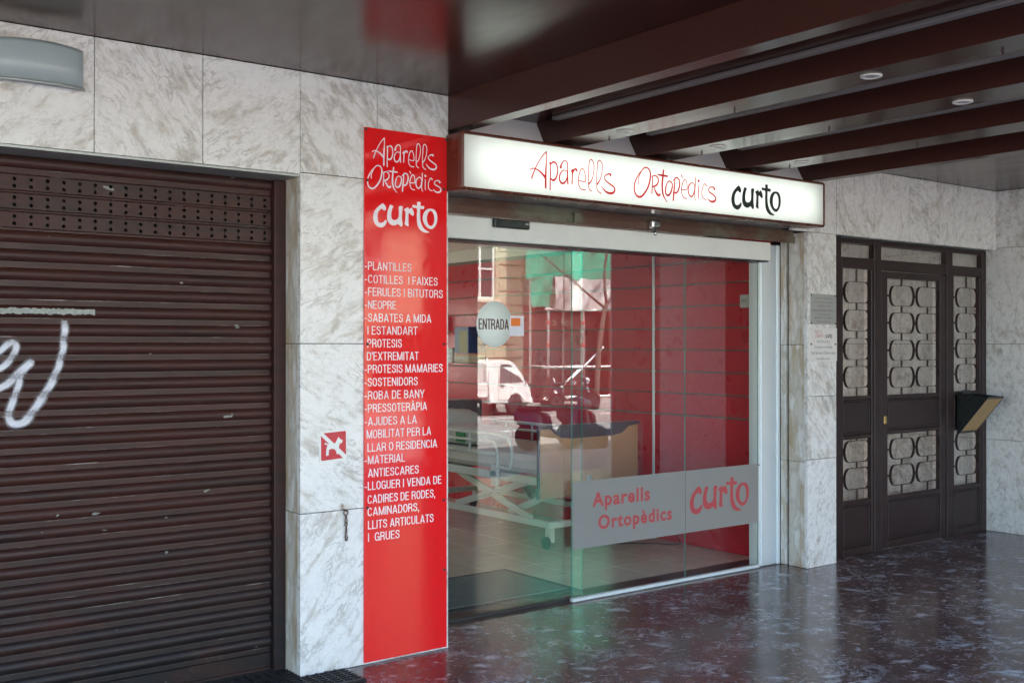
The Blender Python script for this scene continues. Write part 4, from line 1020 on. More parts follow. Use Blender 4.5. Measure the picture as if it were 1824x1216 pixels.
for nm, x0, x1, zb, zt in LEAF:
    lf = thing("tmp", gt.location, None, None); lf.name = nm; lf.parent = gt; lf.location = (0, 0, 0)
    P = lf
    leaf = nm == "door_leaf"; s = 0.088 if leaf else 0.028
    a, b = x0 + s, x1 - s
    y0 = GY + 0.001
    def part(name, *q, **k): 
        o = MB().cbox(q[0], q[1], k.get("y0", y0), k.get("y1", GY + 0.044), q[2], q[3], c=0.004).build(name, k.get("mat", "gate_iron"), P, off=gt.location); return o
    part("stile", x0, a, zb, zt); part("stile", b, x1, zb, zt)
    z_up, z_mt, z_mb, z_lo = (2.128, 1.208, 0.90, 0.415) if leaf else (2.182, 1.212, 0.885, 0.418)
    if leaf: part("rail", a, b, z_up, zt)
    part("rail", a, b, z_mt - 0.03, z_mt); part("rail", a, b, z_mb, z_mb + 0.03); part("rail", a, b, z_lo - 0.035, z_lo); part("rail", a, b, zb, zb + 0.06)
    part("panel", a, b, z_mb + 0.0305, z_mt - 0.0305, y0=GY + 0.012, y1=GY + 0.03)
    part("panel", a, b, zb + 0.0605, z_lo - 0.0355, y0=GY + 0.012, y1=GY + 0.03)
    for z0, z1 in ((z_mb + 0.045, z_mt - 0.045), (zb + 0.075, z_lo - 0.05)):     # bead round each panel
        part("bead", a + 0.014, b - 0.014, z1 - 0.008, z1, y0=GY + 0.006, y1=GY + 0.012); part("bead", a + 0.014, b - 0.014, z0, z0 + 0.008, y0=GY + 0.006, y1=GY + 0.012)
        part("bead", a + 0.014, a + 0.022, z0 + 0.008, z1 - 0.008, y0=GY + 0.006, y1=GY + 0.012); part("bead", b - 0.022, b - 0.014, z0 + 0.008, z1 - 0.008, y0=GY + 0.006, y1=GY + 0.012)
    cols = [7.770, 8.136] if leaf else [(a + b) / 2]
    w = 0.332 if leaf else min(0.335, b - a - 0.03)
    for zz, zlo, zhi in (((1.992, 1.777, 1.560, 1.346), z_mt, z_up), ((0.779, 0.572), z_lo, z_mb)):
        zz = [z + (0.0 if leaf else 0.012) for z in zz]
        for cx in cols:
            for z in zz:
                o = oval(cx, z, w, 0.164, P)
            ends = [zhi] + [q for z in zz for q in (z + 0.082, z - 0.082)] + [zlo]
            for q in range(0, len(ends), 2):
                part("bar", cx - 0.007, cx + 0.007, ends[q + 1], ends[q], y0=GY + 0.004, y1=GY + 0.018)
        for z in zz:
            xs = [a] + [q for cx in cols for q in (cx - w / 2, cx + w / 2)] + [b]
            for q in range(0, len(xs), 2):
                part("bar", xs[q] - 0.002, xs[q + 1] + 0.002, z - 0.008, z + 0.008, y0=GY + 0.004, y1=GY + 0.018)
        m = MB(); yb = GY + 0.082
        m.add([(a - 0.02, yb, zlo - 0.02), (b + 0.02, yb, zlo - 0.02), (b + 0.02, yb, zhi + 0.02), (a - 0.02, yb, zhi + 0.02)], [(0, 1, 2, 3)], 0)
        m.add([(a - 0.02, yb + .006, zlo - 0.02), (b + 0.02, yb + .006, zlo - 0.02), (b + 0.02, yb + .006, zhi + 0.02), (a - 0.02, yb + .006, zhi + 0.02)], [(3, 2, 1, 0)], 1)
        m.build("pane", ["gate_glass", "glass_back"], P, off=gt.location, fixn=False)
    if leaf:
        part("lock_plate", a - 0.055, a - 0.018, 0.985, 1.045, y0=GY - 0.004, y1=GY + 0.0005, mat="brass")
for x0, x1 in ((6.966, 7.384), (7.476, 8.399), (8.491, 8.954)):
    m = MB(); yb = GY + 0.034
    m.add([(x0, yb, 2.268), (x1, yb, 2.268), (x1, yb, 2.378), (x0, yb, 2.378)], [(0, 1, 2, 3)], 0)
    m.add([(x0, yb + .006, 2.268), (x1, yb + .006, 2.268), (x1, yb + .006, 2.378), (x0, yb + .006, 2.378)], [(3, 2, 1, 0)], 1)
    m.build("transom_pane", ["gate_glass", "glass_back"], gt, fixn=False)
vb = thing("vestibule", (7.9, 1.0, 0), "dim stair hall behind the iron gate", "hall")
MB().box(6.772, 9.02, 0.625, 2.6, -0.02, -0.002).build("floor", "floor_marble", vb)
MB().box(6.772, 9.05, 0.625, 2.6, 2.90, 2.95).build("ceiling", "plaster_white", vb)
MB().box(9.051, 9.42, 0.605, 2.6, 0, 2.9).build("backing", "dark_gap", vb)
for ya, yb2 in ((0.602, 1.62), (1.62, 2.6)):
    for z0, z1 in zc: MB().cbox(9.02, 9.05, ya + 0.0016, yb2 - 0.0016, z0 + 0.0016, min(z1, 2.9) - 0.0016, c=0.0012).build("slab", "marble", vb)
MB().box(6.772, 7.1, 2.601, 2.72, 0, 2.9).build("rear_wall", "plaster_white", vb)
MB().box(8.5, 9.42, 2.601, 2.72, 0, 2.9).build("rear_wall", "plaster_white", vb)
MB().box(7.1, 8.5, 2.601, 2.72, 2.25, 2.9).build("rear_wall", "plaster_white", vb)  # opening below is invented, to light the hall from behind
MB().box(6.7, 9.42, 2.721, 4.6, 2.75, 2.9).build("sun_block_slab", "concrete_grey", vb)  # unseen slab added to keep direct sun out of the hall
struct("added_courtyard", "paving", 6.601, 9.43, 2.721, 14.0, -0.3, -0.03)  # unseen paving added to bounce daylight into the hall
struct("added_courtyard", "paving", 2.0, 6.6, 6.701, 14.0, -0.3, -0.03)  # more unseen paving, added to send daylight through the shop's rear

# leaflet box hung on the gate
lb = thing("leaflet_box", (8.72, 0.15, 0.85), "black leaflet box with a sloping gold ribbed front hung on the gate", "box")
xa, xb = 8.545, 8.80
prof = [(GY - 0.008, 0.862), (GY - 0.03, 0.862), (GY - 0.285, 1.172), (GY - 0.008, 1.192)]
for x0, x1 in ((xa, xa + 0.008), (xb - 0.008, xb)): MB().prism(prof, x0, x1, 'YZ').build("side_panel", "black_plastic", lb)
MB().cbox(xa + 0.009, xb - 0.009, GY - 0.016, GY - 0.008, 0.866, 1.188, c=0.001).build("back_panel", "black_plastic", lb)
def slope(t, d=0.0):   # along the sloping front
    y = GY - 0.03 + (-0.255) * t; z = 0.862 + 0.310 * t
    nx_, nz_ = -0.772, -0.635
    return (y + nx_ * d, z + nz_ * d)
for t0, t1, nm in ((0.0, 0.05, "rim"), (0.95, 1.0, "rim")):
    MB().prism([slope(t0), slope(t1), slope(t1, -0.010), slope(t0, -0.010)], xa + 0.009, xb - 0.009, 'YZ').build(nm, "black_plastic", lb)
for k in range(24):
    t0 = 0.052 + 0.896 * k / 24; t1 = t0 + 0.896 / 24
    MB().prism([slope(t0, -0.004), slope((t0 + t1) / 2, 0.0005), slope(t1, -0.004), slope(t1, -0.008), slope(t0, -0.008)], xa + 0.009, xb - 0.009, 'YZ').build("rib", "louvre_gold", lb)
MB().cbox(xa + 0.07, xb - 0.08, GY - 0.03, GY - 0.009, 1.192, 1.222, c=0.002).build("clip", "truck_trim", lb)

# plaques on the pillar
pq = thing("wall_plaque", (6.625, 0.13, 1.86), "brushed metal plaque with engraved small print on the marble pillar", "plaque")
PY = 0.1265
MB().cbox(6.465, 6.771, PY - 0.002, PY + 0.0035, 1.750, 1.970, c=0.001).build("plate", "plaque_metal", pq)
for tx, z, w, h in (("Llic\u00e8ncia de fabricaci\u00f3 i", 1.936, 0.20, 0.010), ("venda de productes sanitaris", 1.908, 0.235, 0.010), ("ortop\u00e8dics a mida", 1.882, 0.165, 0.010), ("APARELLS ORTOPEDICS CURTO S.L.", 1.846, 0.272, 0.012), ("T\u00e8cnic responsable", 1.820, 0.155, 0.009), ("JOSE M\u00aa CURTO", 1.793, 0.215, 0.012), ("NUM LLICENCIA", 1.768, 0.165, 0.009)):
    lettering([text2d(tx, 6.618 - w / 2, z, cap=h, width=w)], PY - 0.0024, "ink_grey", pq)
for x in (6.476, 6.760):
    for z in (1.760, 1.960): MB().lathe([(0.006, 0), (0.006, -0.003), (0, -0.004)], (x, PY - 0.002, z), 'Y', 10).build("screw", "bolt_metal", pq)
ph = thing("wall_plaque", (6.625, 0.13, 1.605), "white opening hours plaque with red and black title, below the metal plaque", "plaque")
MB().cbox(6.452, 6.777, PY - 0.003, PY + 0.0035, 1.484, 1.726, c=0.001).build("plate", "plaque_white", ph)
yl = PY - 0.0034
lettering(brush_word(APARELLS, (6.510, 6.604, 1.682, 1.714)), yl, "muted_red_vinyl", ph)
lettering(brush_word(ORTOPEDICS, (6.518, 6.630, 1.652, 1.684)), yl, "muted_red_vinyl", ph)
lettering(outline_word(CURTO, (6.642, 6.718, 1.650, 1.684)), yl, "black_vinyl", ph)
for tx, z, w, h in (("H O R A R I", 1.619, 0.145, 0.016), ("De dilluns a divendres", 1.580, 0.20, 0.015), ("De 9 del mat\u00ed a 7:30 de la tarda", 1.535, 0.275, 0.020), ("Dissabtes tancat", 1.497, 0.155, 0.014)):
    lettering([text2d(tx, 6.615 - w / 2, z, cap=h, width=w, bold=0.004)], yl, "ink_grey", ph)
for x in (6.474, 6.756): MB().lathe([(0.0075, 0), (0.0075, -0.003), (0, -0.004)], (x, PY - 0.003, 1.608), 'Y', 10).build("screw", "bolt_metal", ph)

# ================================================================== SHOP INTERIOR
sf = tag(MB().box(2.92, 6.62, 0.62, 6.69, -0.05, -0.006).build("shop_floor", "grout"), kind="structure")
tile_me = None
for i in range(9):
    for j in range(13):
        x, y = 2.95 + i * 0.41, 0.625 + j * 0.41
        if x + 0.2 > 6.6: continue
        if tile_me is None:
            o = MB().cbox(0, 0.4065, 0, 0.4065, -0.005, 0.0, c=0.0015).build("tile", "beige_tile", sf, off=(0, 0, 0)); tile_me = o.data
        else: o = link("tile", tile_me, sf)
        o.location = (x, y, -0.0002 * ((i * 7 + j * 3) % 3))
cl = thing("shop_ceiling", (4.7, 3.6, 2.6), "pale ceiling inside the shop", "ceiling")
MB().box(2.905, 6.595, 0.61, 6.685, 2.58, 2.62).build("ceiling_sheet", "shop_wall", cl)
bw = thing("shop_rear_wall", (4.7, 6.6, 0), "pale rear wall with a small window added to let daylight deep into the shop", "wall")
for b_ in ((2.905, 4.05, 0, 2.579), (5.35, 6.595, 0, 2.579), (4.05, 5.35, 0, 1.15), (4.05, 5.35, 2.15, 2.579)): MB().box(b_[0], b_[1], 6.62, 6.68, b_[2], b_[3]).build("wall_sheet", "shop_wall", bw)  # wall built round an invented window that brightens the shop
MB().box(4.73, 4.77, 6.63, 6.67, 1.15, 2.15).build("added_window_post", "window_paint", bw)
MB().box(2.905, 2.93, 0.63, 6.61, 0, 2.579).build("side_sheet", "shop_wall", bw)
WX = 6.452
rw = thing("slat_wall", (6.5, 3.0, 0), "dark red grooved slat wall along the right side of the shop", "wall")
MB().box(WX + 0.016, WX + 0.12, 0.475, 6.61, 0, 2.579).build("backing", "groove_metal", rw)
BAYS = ((0.478, 1.680), (1.712, 3.93), (3.935, 6.6))
for a, b in BAYS:
    MB().cbox(WX, WX + 0.0155, a, b, 0.004, 1.030, c=0.001).build("plain_panel", "slat_red", rw)
    for k in range(8):
        z0 = 1.044 + k * 0.1745; z1 = min(z0 + 0.1635, 2.46)
        if z1 - z0 < 0.02: continue
        MB().cbox(WX, WX + 0.0155, a, b, z0, z1, c=0.0015).build("slat", "slat_red", rw)
    MB().box(WX + 0.004, WX + 0.0155, a, b, 2.462, 2.578).build("frieze", "shop_wall", rw)
MB().cbox(WX - 0.006, WX + 0.014, 1.683, 1.709, 0.0, 2.46, c=0.003).build("divider_strip", "bright_aluminium", rw)
sw = thing("wall_switch", (6.44, 0.715, 1.936), "small pale switch plate on the red slat wall", "switch")
MB().cbox(WX - 0.012, WX - 0.0005, 0.672, 0.758, 1.885, 1.985, c=0.003).build("plate", "bed_plastic", sw)
MB().cbox(WX - 0.016, WX - 0.0125, 0.69, 0.74, 1.925, 1.95, c=0.001).build("button", "plaque_metal", sw)
cb = [(6.44, 1.62, 0.30), (6.425, 1.50, 0.16), (6.41, 1.38, 0.05), (6.38, 1.34, 0.008), (6.25, 1.50, 0.006), (6.12, 1.62, 0.006), (5.98, 1.70, 0.006), (5.80, 1.95, 0.006)]
tag(MB().tube(catmull(cb, 5), 0.0045, 6).build("floor_cable", "cable_black"), "thin black cable trailing from the red wall across the shop floor", "cable")

dm = thing("door_mat", (4.0, 1.0, 0), "grey green ribbed doormat inside the glass door", "mat")
MB().cbox(3.05, 4.70, 0.60, 1.42, 0.0005, 0.008, c=0.003).build("border", "mat_rubber", dm)
MB().cbox(3.11, 4.64, 0.66, 1.36, 0.0082, 0.016, c=0.004).build("pile", "mat_fibre", dm)

# wire racks with packages on the far part of the slat wall
def rack(y, z, label, boxes):
    r = thing("wire_rack", (6.35, y, z), label, "rack", "wire racks on the red slat wall")
    m = MB(); x0, x1, w = 6.16, 6.448, 0.62
    for t in (0, 0.05, 0.10):
        m.tube([(x0, y - w / 2, z + t), (x0, y + w / 2, z + t)], 0.0025, 5)
    for i in range(14):
        yy = y - w / 2 + w * i / 13
        m.tube([(x1, yy, z), (x0, yy, z), (x0, yy, z + 0.10)], 0.0018, 5)
    m.build("basket", "chrome", r)
    for dy, bx, by, bz, mat, lab, extra in boxes:
        p = thing("package", (6.30, y + dy, z + 0.002), lab, "package")
        MB().cbox(6.30 - bx, 6.30 + bx, y + dy - by, y + dy + by, z + 0.004, z + 0.004 + bz, c=0.002).build("carton", mat, p)
        if extra:
            MB().cbox(6.30 - bx - 0.0006, 6.30 - bx - 0.0002, y + dy - by * 0.8, y + dy + by * 0.35, z + bz * 0.30, z + bz * 0.9, c=0.0001).build("picture", "box_photo", p)
            MB().cbox(6.30 - bx - 0.002, 6.30 + bx + 0.002, y + dy - by - 0.002, y + dy + by + 0.002, z + 0.006, z + 0.006 + bz * 0.22, c=0.001).build("label_band", "box_cream", p)
            MB().cbox(6.30 - bx - 0.003, 6.30 + bx + 0.003, y + dy - by - 0.003, y + dy + by + 0.003, z + 0.0065 + bz * 0.22, z + 0.0065 + bz * 0.26, c=0.0005).build("stripe", "box_orange", p)
rack(4.15, 1.42, "chrome wire rack on the red slat wall holding a tall blue carton", [(-0.02, 0.10, 0.12, 0.36, "box_blue", "tall dark blue carton with cream label in the wire rack", True), (0.27, 0.08, 0.10, 0.15, "pack_white", "low white carton beside the blue carton in the wire rack", False)])
rack(5.05, 1.72, "chrome wire rack higher up on the red slat wall, deeper in the shop", [(0.02, 0.09, 0.10, 0.20, "box_blue", "small blue package in the upper wire rack", False)])

# ------------------------------------------------------------------ hospital bed
bd = thing("hospital_bed", (5.85, 2.9, 0), "pale green hospital bed with side rails and a wrapped wooden footboard", "bed")
BX0, BX1, BY0, BY1 = 5.40, 6.36, 1.86, 4.05
fb = MB().cbox(BX0 - 0.045, 6.415, BY0 - 0.025, BY0, 0.398, 0.945, c=0.012).build("footboard", "bed_board", bd)
poly = [(5.44, 0.964), (5.50, 0.905), (5.56, 0.872), (5.66, 0.86), (6.15, 0.865), (6.25, 0.885), (6.30, 0.935), (6.425, 0.95), (6.428, 0.966), (5.33, 0.958), (5.345, 0.945)]
MB().prism([(5.343, 0.946), (5.46, 0.946), (5.50, 0.900), (5.57, 0.868), (5.68, 0.858), (6.12, 0.862), (6.22, 0.878), (6.29, 0.930), (6.42, 0.946), (6.42, 0.968), (5.343, 0.968)], BY0 - 0.034, BY0 + 0.006, 'XZ').build("grip_trim", "bed_trim", fb)
MB().cbox(BX0 - 0.062, BX0 - 0.047, BY0 - 0.03, BY0 + 0.004, 0.39, 0.95, c=0.006).build("edge_trim", "bed_trim", fb)
MB().cbox(5.845, 5.885, BY0 - 0.0265, BY0 - 0.0255, 0.475, 0.555, c=0.0002).build("barcode_label", "white_border", fb)
for i in range(7):
    MB().box(5.864, 5.880, BY0 - 0.0272, BY0 - 0.0268, 0.482 + i * 0.010, 0.487 + i * 0.010).build("label_print", "ink_grey", fb)
# creased shrink wrap round the board
bm = bmesh.new(); bmesh.ops.create_grid(bm, x_segments=44, y_segments=26, size=0.5)
random.seed(5)
for v in bm.verts:
    x = 5.315 + (v.co.x + 0.5) * 1.13; z = 0.385 + (v.co.y + 0.5) * 0.60
    w = 0.006 * sin(23 * x + 9 * z) * sin(17 * z - 5 * x) + 0.004 * sin(61 * x * z) + random.uniform(-0.0015, 0.0015)
    v.co = Vector((x, BY0 - 0.046 - abs(w), z))
m = MB(); m.bm(bm, 0, True); m.build("plastic_wrap", "shrink_wrap", fb)
hb = MB().cbox(BX0 - 0.02, 6.40, BY1, BY1 + 0.03, 0.40, 1.06, c=0.012).build("headboard", "bed_trim", bd)
m = MB(); m.add([(BX0 - 0.03, BY1 - 0.012, 0.5), (6.41, BY1 - 0.012, 0.5), (6.41, BY1 - 0.012, 1.08), (BX0 - 0.03, BY1 - 0.012, 1.08)], [(0, 1, 2, 3)]); m.build("plastic_wrap", "shrink_wrap", hb)
mt = MB().cbox(BX0 + 0.02, BX1 - 0.03, BY0 + 0.05, BY1 - 0.02, 0.565, 0.715, c=0.045).build("mattress", "mattress", bd)
for x in (BX0 - 0.002, BX1 - 0.035): MB().cbox(x, x + 0.035, BY0 + 0.02, BY1 - 0.01, 0.490, 0.555, c=0.006).build("side_beam", "bed_paint", bd)
for y in (BY0 + 0.02, BY0 + 0.75, BY0 + 1.45, BY1 - 0.06): MB().cbox(BX0 + 0.034, BX1 - 0.036, y, y + 0.04, 0.505, 0.545, c=0.005).build("cross_beam", "bed_paint", bd)
for x in (BX0 + 0.02, BX1 - 0.06): MB().cbox(x, x + 0.04, BY0 - 0.01, BY1 - 0.05, 0.165, 0.215, c=0.005).build("base_beam", "bed_paint", bd)
for y in (BY0 - 0.055, BY1 - 0.05): MB().cbox(BX0 + 0.015, BX1 - 0.015, y, y + 0.045, 0.165, 0.215, c=0.005).build("base_beam", "bed_paint", bd)
for x in (BX0 + 0.075, BX1 - 0.10):
    for (ya, za), (yb, zb) in (((BY0 + 0.25, 0.20), (BY0 + 1.30, 0.50)), ((BY0 + 0.30, 0.50), (BY0 + 1.35, 0.20)), ((BY0 + 0.05, 0.42), (BY0 + 0.62, 0.20))):
        L = math.hypot(yb - ya, zb - za); dy, dz_ = (yb - ya) / L, (zb - za) / L; w = 0.028
        MB().prism([(ya - dz_ * w, za + dy * w), (yb - dz_ * w, zb + dy * w), (yb + dz_ * w, zb - dy * w), (ya + dz_ * w, za - dy * w)], x, x + 0.024, 'YZ').build("scissor_arm", "bed_paint", bd)
        x += 0.027
    MB().tube([(x - 0.085, BY0 + 0.79, 0.352), (x + 0.01, BY0 + 0.79, 0.352)], 0.014, 8).build("pivot", "chrome", bd)
MB().tube([(BX0 + 0.2, BY0 + 0.35, 0.36), (BX0 + 0.5, BY0 + 1.0, 0.45)], [0.04, 0.03], 10).build("lift_motor", "bed_trim", bd)
for cx2, cy2 in ((BX0 + 0.05, BY0 - 0.03), (BX1 - 0.06, BY0 - 0.03), (BX0 + 0.05, BY1 - 0.03), (BX1 - 0.06, BY1 - 0.03)):
    c = MB().prism([(cy2 - 0.03, 0.165), (cy2 + 0.03, 0.165), (cy2 + 0.035, 0.09), (cy2 + 0.01, 0.05), (cy2 - 0.03, 0.055)], cx2 - 0.022, cx2 + 0.022, 'YZ').build("castor", "bed_plastic", bd)
    MB().lathe([(0.02, -0.016), (0.048, -0.013), (0.05, 0.0), (0.048, 0.013), (0.02, 0.016)], (cx2 - 0.035, cy2 + 0.005, 0.0505), 'X', 18).build("wheel", "rubber", c)
for x, sgn in ((BX0 - 0.03, -1), (BX1 + 0.005, 1)):
    ra = MB()
    ra.tube(catmull([(x, BY0 + 0.42, 0.60), (x, BY0 + 0.38, 0.62), (x, BY0 + 0.36, 0.74), (x, BY0 + 0.40, 0.83), (x, BY0 + 0.52, 0.86), (x, BY0 + 1.0, 0.866), (x, BY0 + 1.95, 0.866)], 5), 0.014, 8)
    ra.tube([(x, BY0 + 0.58, 0.70), (x, BY0 + 1.95, 0.70)], 0.012, 8)
    ra.tube(catmull([(x, BY0 + 0.56, 0.60), (x, BY0 + 0.555, 0.72), (x, BY0 + 0.60, 0.78), (x, BY0 + 0.72, 0.80), (x, BY0 + 1.95, 0.80)], 5), 0.012, 8)
    ra.tube([(x, BY0 + 0.40, 0.60), (x, BY0 + 0.62, 0.60)], 0.012, 8)
    for y in (0.95, 1.35, 1.75): ra.tube([(x, BY0 + y, 0.69), (x, BY0 + y, 0.868)], 0.010, 8)
    ra.build("side_rail", "bed_paint", bd)
    cp = MB().cbox(x - 0.012, x + 0.026, BY0 + 0.55, BY0 + 0.64, 0.44, 0.62, c=0.008).build("rail_clamp", "bed_plastic", bd)
    MB().lathe([(0.022, 0.0), (0.022, 0.02), (0.0, 0.021)], (x - 0.034, BY0 + 0.595, 0.545), 'X', 12).build("knob", "green_knob", cp)
    MB().lathe([(0.008, 0.03), (0.008, 0.0), (0.03, -0.002), (0.03, -0.014), (0.0, -0.016)], (x + 0.005, BY0 + 0.58, 0.41), 'Z', 14).build("foot_knob", "bed_plastic", cp)
# rolled pack lying on the mattress
pk = thing("bedding_pack", (5.62, 3.35, 0.72), "clear plastic pack of white bedding with a green tag on the hospital bed", "bedding")
m = MB(); n = 22
bm = bmesh.new(); bmesh.ops.create_uvsphere(bm, u_segments=28, v_segments=16, radius=1.0)
random.seed(3)
for v in bm.verts:
    p = v.co.copy(); k = 1 + 0.05 * sin(7 * p.x + 3 * p.y) + 0.03 * random.uniform(-1, 1)
    sp = lambda t, e: math.copysign(abs(t) ** e, t)
    v.co = Vector((5.72 + sp(p.x, 0.6) * 0.24 * k, 3.30 + sp(p.y, 0.6) * 0.42 * k, 0.800 + sp(p.z, 0.7) * 0.085 * k))
MB().bm(bm, 0, True).build("bundle", "pack_white", pk)
MB().cbox(5.462, 5.474, 3.02, 3.16, 0.755, 0.85, c=0.003).build("green_tag", "pack_green", pk)
pl = thing("pillow", (5.9, 3.8, 0.75), "grey pillow in plastic wrap at the head of the hospital bed", "pillow")
bm = bmesh.new(); bmesh.ops.create_uvsphere(bm, u_segments=24, v_segments=14, radius=1.0)
for v in bm.verts:
    p = v.co.copy(); v.co = Vector((5.86 + math.copysign(abs(p.x) ** 0.55, p.x) * 0.34, 3.86 + math.copysign(abs(p.y) ** 0.55, p.y) * 0.16, 0.86 + p.z * 0.13 + 0.01 * sin(20 * p.x)))
MB().bm(bm, 0, True).build("cushion", "bed_plastic", pl)

# ================================================================== THE STREET OPPOSITE (seen in the glass and in the red panel)
ob = thing("apartment_building", (22, -24, -0.1), "beige stone house across the street with white framed windows, reflected in the glass", "building")
OX0, OX1, OY, OH = 8.6, 21.6, -22.0, 8.6
WIN = [(11.0, 0.9), (15.1, 0.9), (19.95, 0.55)]
z_a, z_b = 3.05, 4.95
def wall_with_holes(name, mat, parent, x0, x1, y, th, z0, z1, holes):
    """strips between rectangular openings (one row of openings)"""
    hs = sorted(holes); m = MB(); za, zb = hs[0][2], hs[0][3]
    m.box(x0, x1, y - th, y, z0, za); m.box(x0, x1, y - th, y, zb, z1)
    xs = [x0] + [q for h in hs for q in (h[0], h[1])] + [x1]
    for i in range(0, len(xs), 2): m.box(xs[i], xs[i + 1], y - th, y, za + 0.0005, zb - 0.0005)
    return m.build(name, mat, parent)
holes1 = [(c - w, c + w, z_a, z_b) for c, w in WIN]
holes2 = [(c - w, c + w, 6.1, 7.9) for c, w in WIN]
wall_with_holes("lower_wall", "beige_stone", ob, OX0, OX1, OY, 0.4, 2.62, 5.5, holes1)
wall_with_holes("upper_wall", "beige_stone", ob, OX0, OX1, OY, 0.4, 5.502, OH, holes2)
DOORS = [(10.2, 12.4), (15.4, 17.6)]
wall_with_holes("ground_wall", "beige_stone", ob, OX0, OX1, OY, 0.4, -0.14, 2.618, [(a, b, 0.02, 2.2) for a, b in DOORS])
for i in range(12):                       # rusticated courses
    z = -0.05 + i * 0.42
    for a, b in ([(OX0, 10.2), (12.4, 15.4), (17.6, OX1)] if z < 2.2 else [(OX0, 10.0), (12.0, 14.1), (16.1, 19.3), (20.6, OX1)]):
        if z + 0.36 > 2.25 or z < 2.2: MB().cbox(a + 0.02, b - 0.02, OY + 0.0, OY + 0.035, z, z + 0.38, c=0.012).build("stone_course", "beige_stone", ob)
MB().cbox(OX0, OX1 + 0.05, OY + 0.001, OY + 0.16, 5.02, 5.22, c=0.03).build("string_course", "stone_light", ob)
MB().cbox(OX0, OX1 + 0.05, OY + 0.001, OY + 0.30, 8.45, 8.75, c=0.05).build("cornice", "stone_light", ob)
box_obj("rear_mass", "beige_stone", ob, OX0, OX1, -30.0, -22.9, -0.14, 8.5)
def window(parent, c, w, z0, z1, y):
    f = MB(); t = 0.07
    f.box(c - w, c - w + t, y - 0.16, y - 0.08, z0, z1); f.box(c + w - t, c + w, y - 0.16, y - 0.08, z0, z1)
    f.box(c - w + t, c + w - t, y - 0.16, y - 0.08, z0, z0 + t); f.box(c - w + t, c + w - t, y - 0.16, y - 0.08, z1 - t, z1)
    f.box(c - 0.035, c + 0.035, y - 0.155, y - 0.085, z0 + t, z1 - t); f.box(c - w + t, c - 0.035, y - 0.15, y - 0.09, (z0 + z1) / 2 - 0.03, (z0 + z1) / 2 + 0.03); f.box(c + 0.035, c + w - t, y - 0.15, y - 0.09, (z0 + z1) / 2 - 0.03, (z0 + z1) / 2 + 0.03)
    o = f.build("window", "window_paint", parent)
    MB().box(c - w + 0.01, c + w - 0.01, y - 0.135, y - 0.128, z0 + 0.01, z1 - 0.01).build("pane", "truck_glass", o)
    MB().cbox(c - w - 0.12, c + w + 0.12, y + 0.001, y + 0.14, z0 - 0.12, z0 - 0.02, c=0.02).build("sill", "stone_light", o)
    MB().cbox(c - w - 0.12, c + w + 0.12, y + 0.001, y + 0.10, z1 + 0.02, z1 + 0.16, c=0.02).build("window_hood", "stone_light", o)
for c, w in WIN:
    window(ob, c, w, z_a, z_b, OY); window(ob, c, w, 6.1, 7.9, OY)
for a, b in DOORS:
    o = MB().box(a, b, OY - 0.35, OY - 0.28, 0.02, 2.2).build("shop_door", "dark_room", ob)
    MB().box(a, b, OY - 0.27, OY - 0.2, 1.9, 2.2).build("door_head", "shop_maroon", o)

sc_ = thing("apartment_building", (28, -24, -0.1), "house under repair across the street behind green netting, dark shop below", "building")
box_obj("main_wall", "stone_light", sc_, 21.7, 40, -30, OY - 0.3, 2.9, 9.4)
box_obj("shop_backdrop", "dark_room", sc_, 21.7, 40, -30, OY - 0.9, -0.14, 2.898)
for x in (21.75, 25.4, 29.2, 33.0, 36.8): MB().cbox(x, x + 0.5, OY - 0.88, OY - 0.2, -0.14, 2.897, c=0.02).build("pier", "brick_red", sc_)
for k, x in enumerate((22.26, 25.91, 29.71, 33.51)):
    xe = x + (3.13 if k == 0 else 3.28)
    MB().box(x, xe, OY - 0.86, OY - 0.80, 0.5, 2.1).build("shop_window", "truck_glass", sc_)
    MB().box(x, xe, OY - 0.86, OY - 0.70, -0.14, 0.49).build("stall_riser", "shop_maroon", sc_)
    fa = MB().box(x, xe, OY - 0.86, OY - 0.62, 2.12, 2.62).build("fascia_board", "shop_maroon", sc_)
    if k == 0:
        pc = text2d("ial ce", 0, 2.26, cap=0.26, width=1.15, bold=0.01)
        lettering([pc], OY - 0.615, "stone_light", fa, f=lambda X, Z, yy: (24.15 - X, yy, Z))
for x in (23.2, 26.6, 30.0, 33.6):
    window(sc_, x, 0.55, 3.4, 5.2, OY - 0.16); window(sc_, x, 0.55, 6.3, 8.0, OY - 0.16)

sf_ = thing("scaffold", (27, -20.9, -0.15), "galvanised tube scaffold with red clamps in front of the netted house", "scaffold")
for i, x in enumerate((21.45, 22.82, 25.0, 27.2, 29.4, 31.6)):
    for y in (-20.55, -21.45): MB().tube([(x, y, -0.15), (x, y, 9.0)], 0.040, 8).build("standard", "steel_tube", sf_)
    for z in (0.9, 3.33, 5.4): MB().tube([(x, -20.5, z + 0.05), (x, -21.5, z + 0.05)], 0.024, 8).build("transom", "steel_tube", sf_)
    for z in (0.25, 0.9, 1.6, 2.3, 3.33): MB().cbox(x - 0.05, x + 0.05, -20.60, -20.50, z - 0.05, z + 0.05, c=0.01).build("clamp", "clamp_red", sf_)
for z in (-0.02, 0.92, 2.72, 3.36, 5.4, 7.4): MB().tube([(21.30, -20.51, z), (31.8, -20.51, z)], 0.036, 8).build("ledger", "steel_tube", sf_)
for a, b in (((21.5, 0.0), (23.6, 1.55)), ((25.0, 0.1), (27.2, 2.7)), ((29.4, 0.1), (31.6, 2.7))): MB().tube([(a[0], -20.47, a[1]), (b[0], -20.47, b[1])], 0.034, 8).build("brace", "steel_tube", sf_)
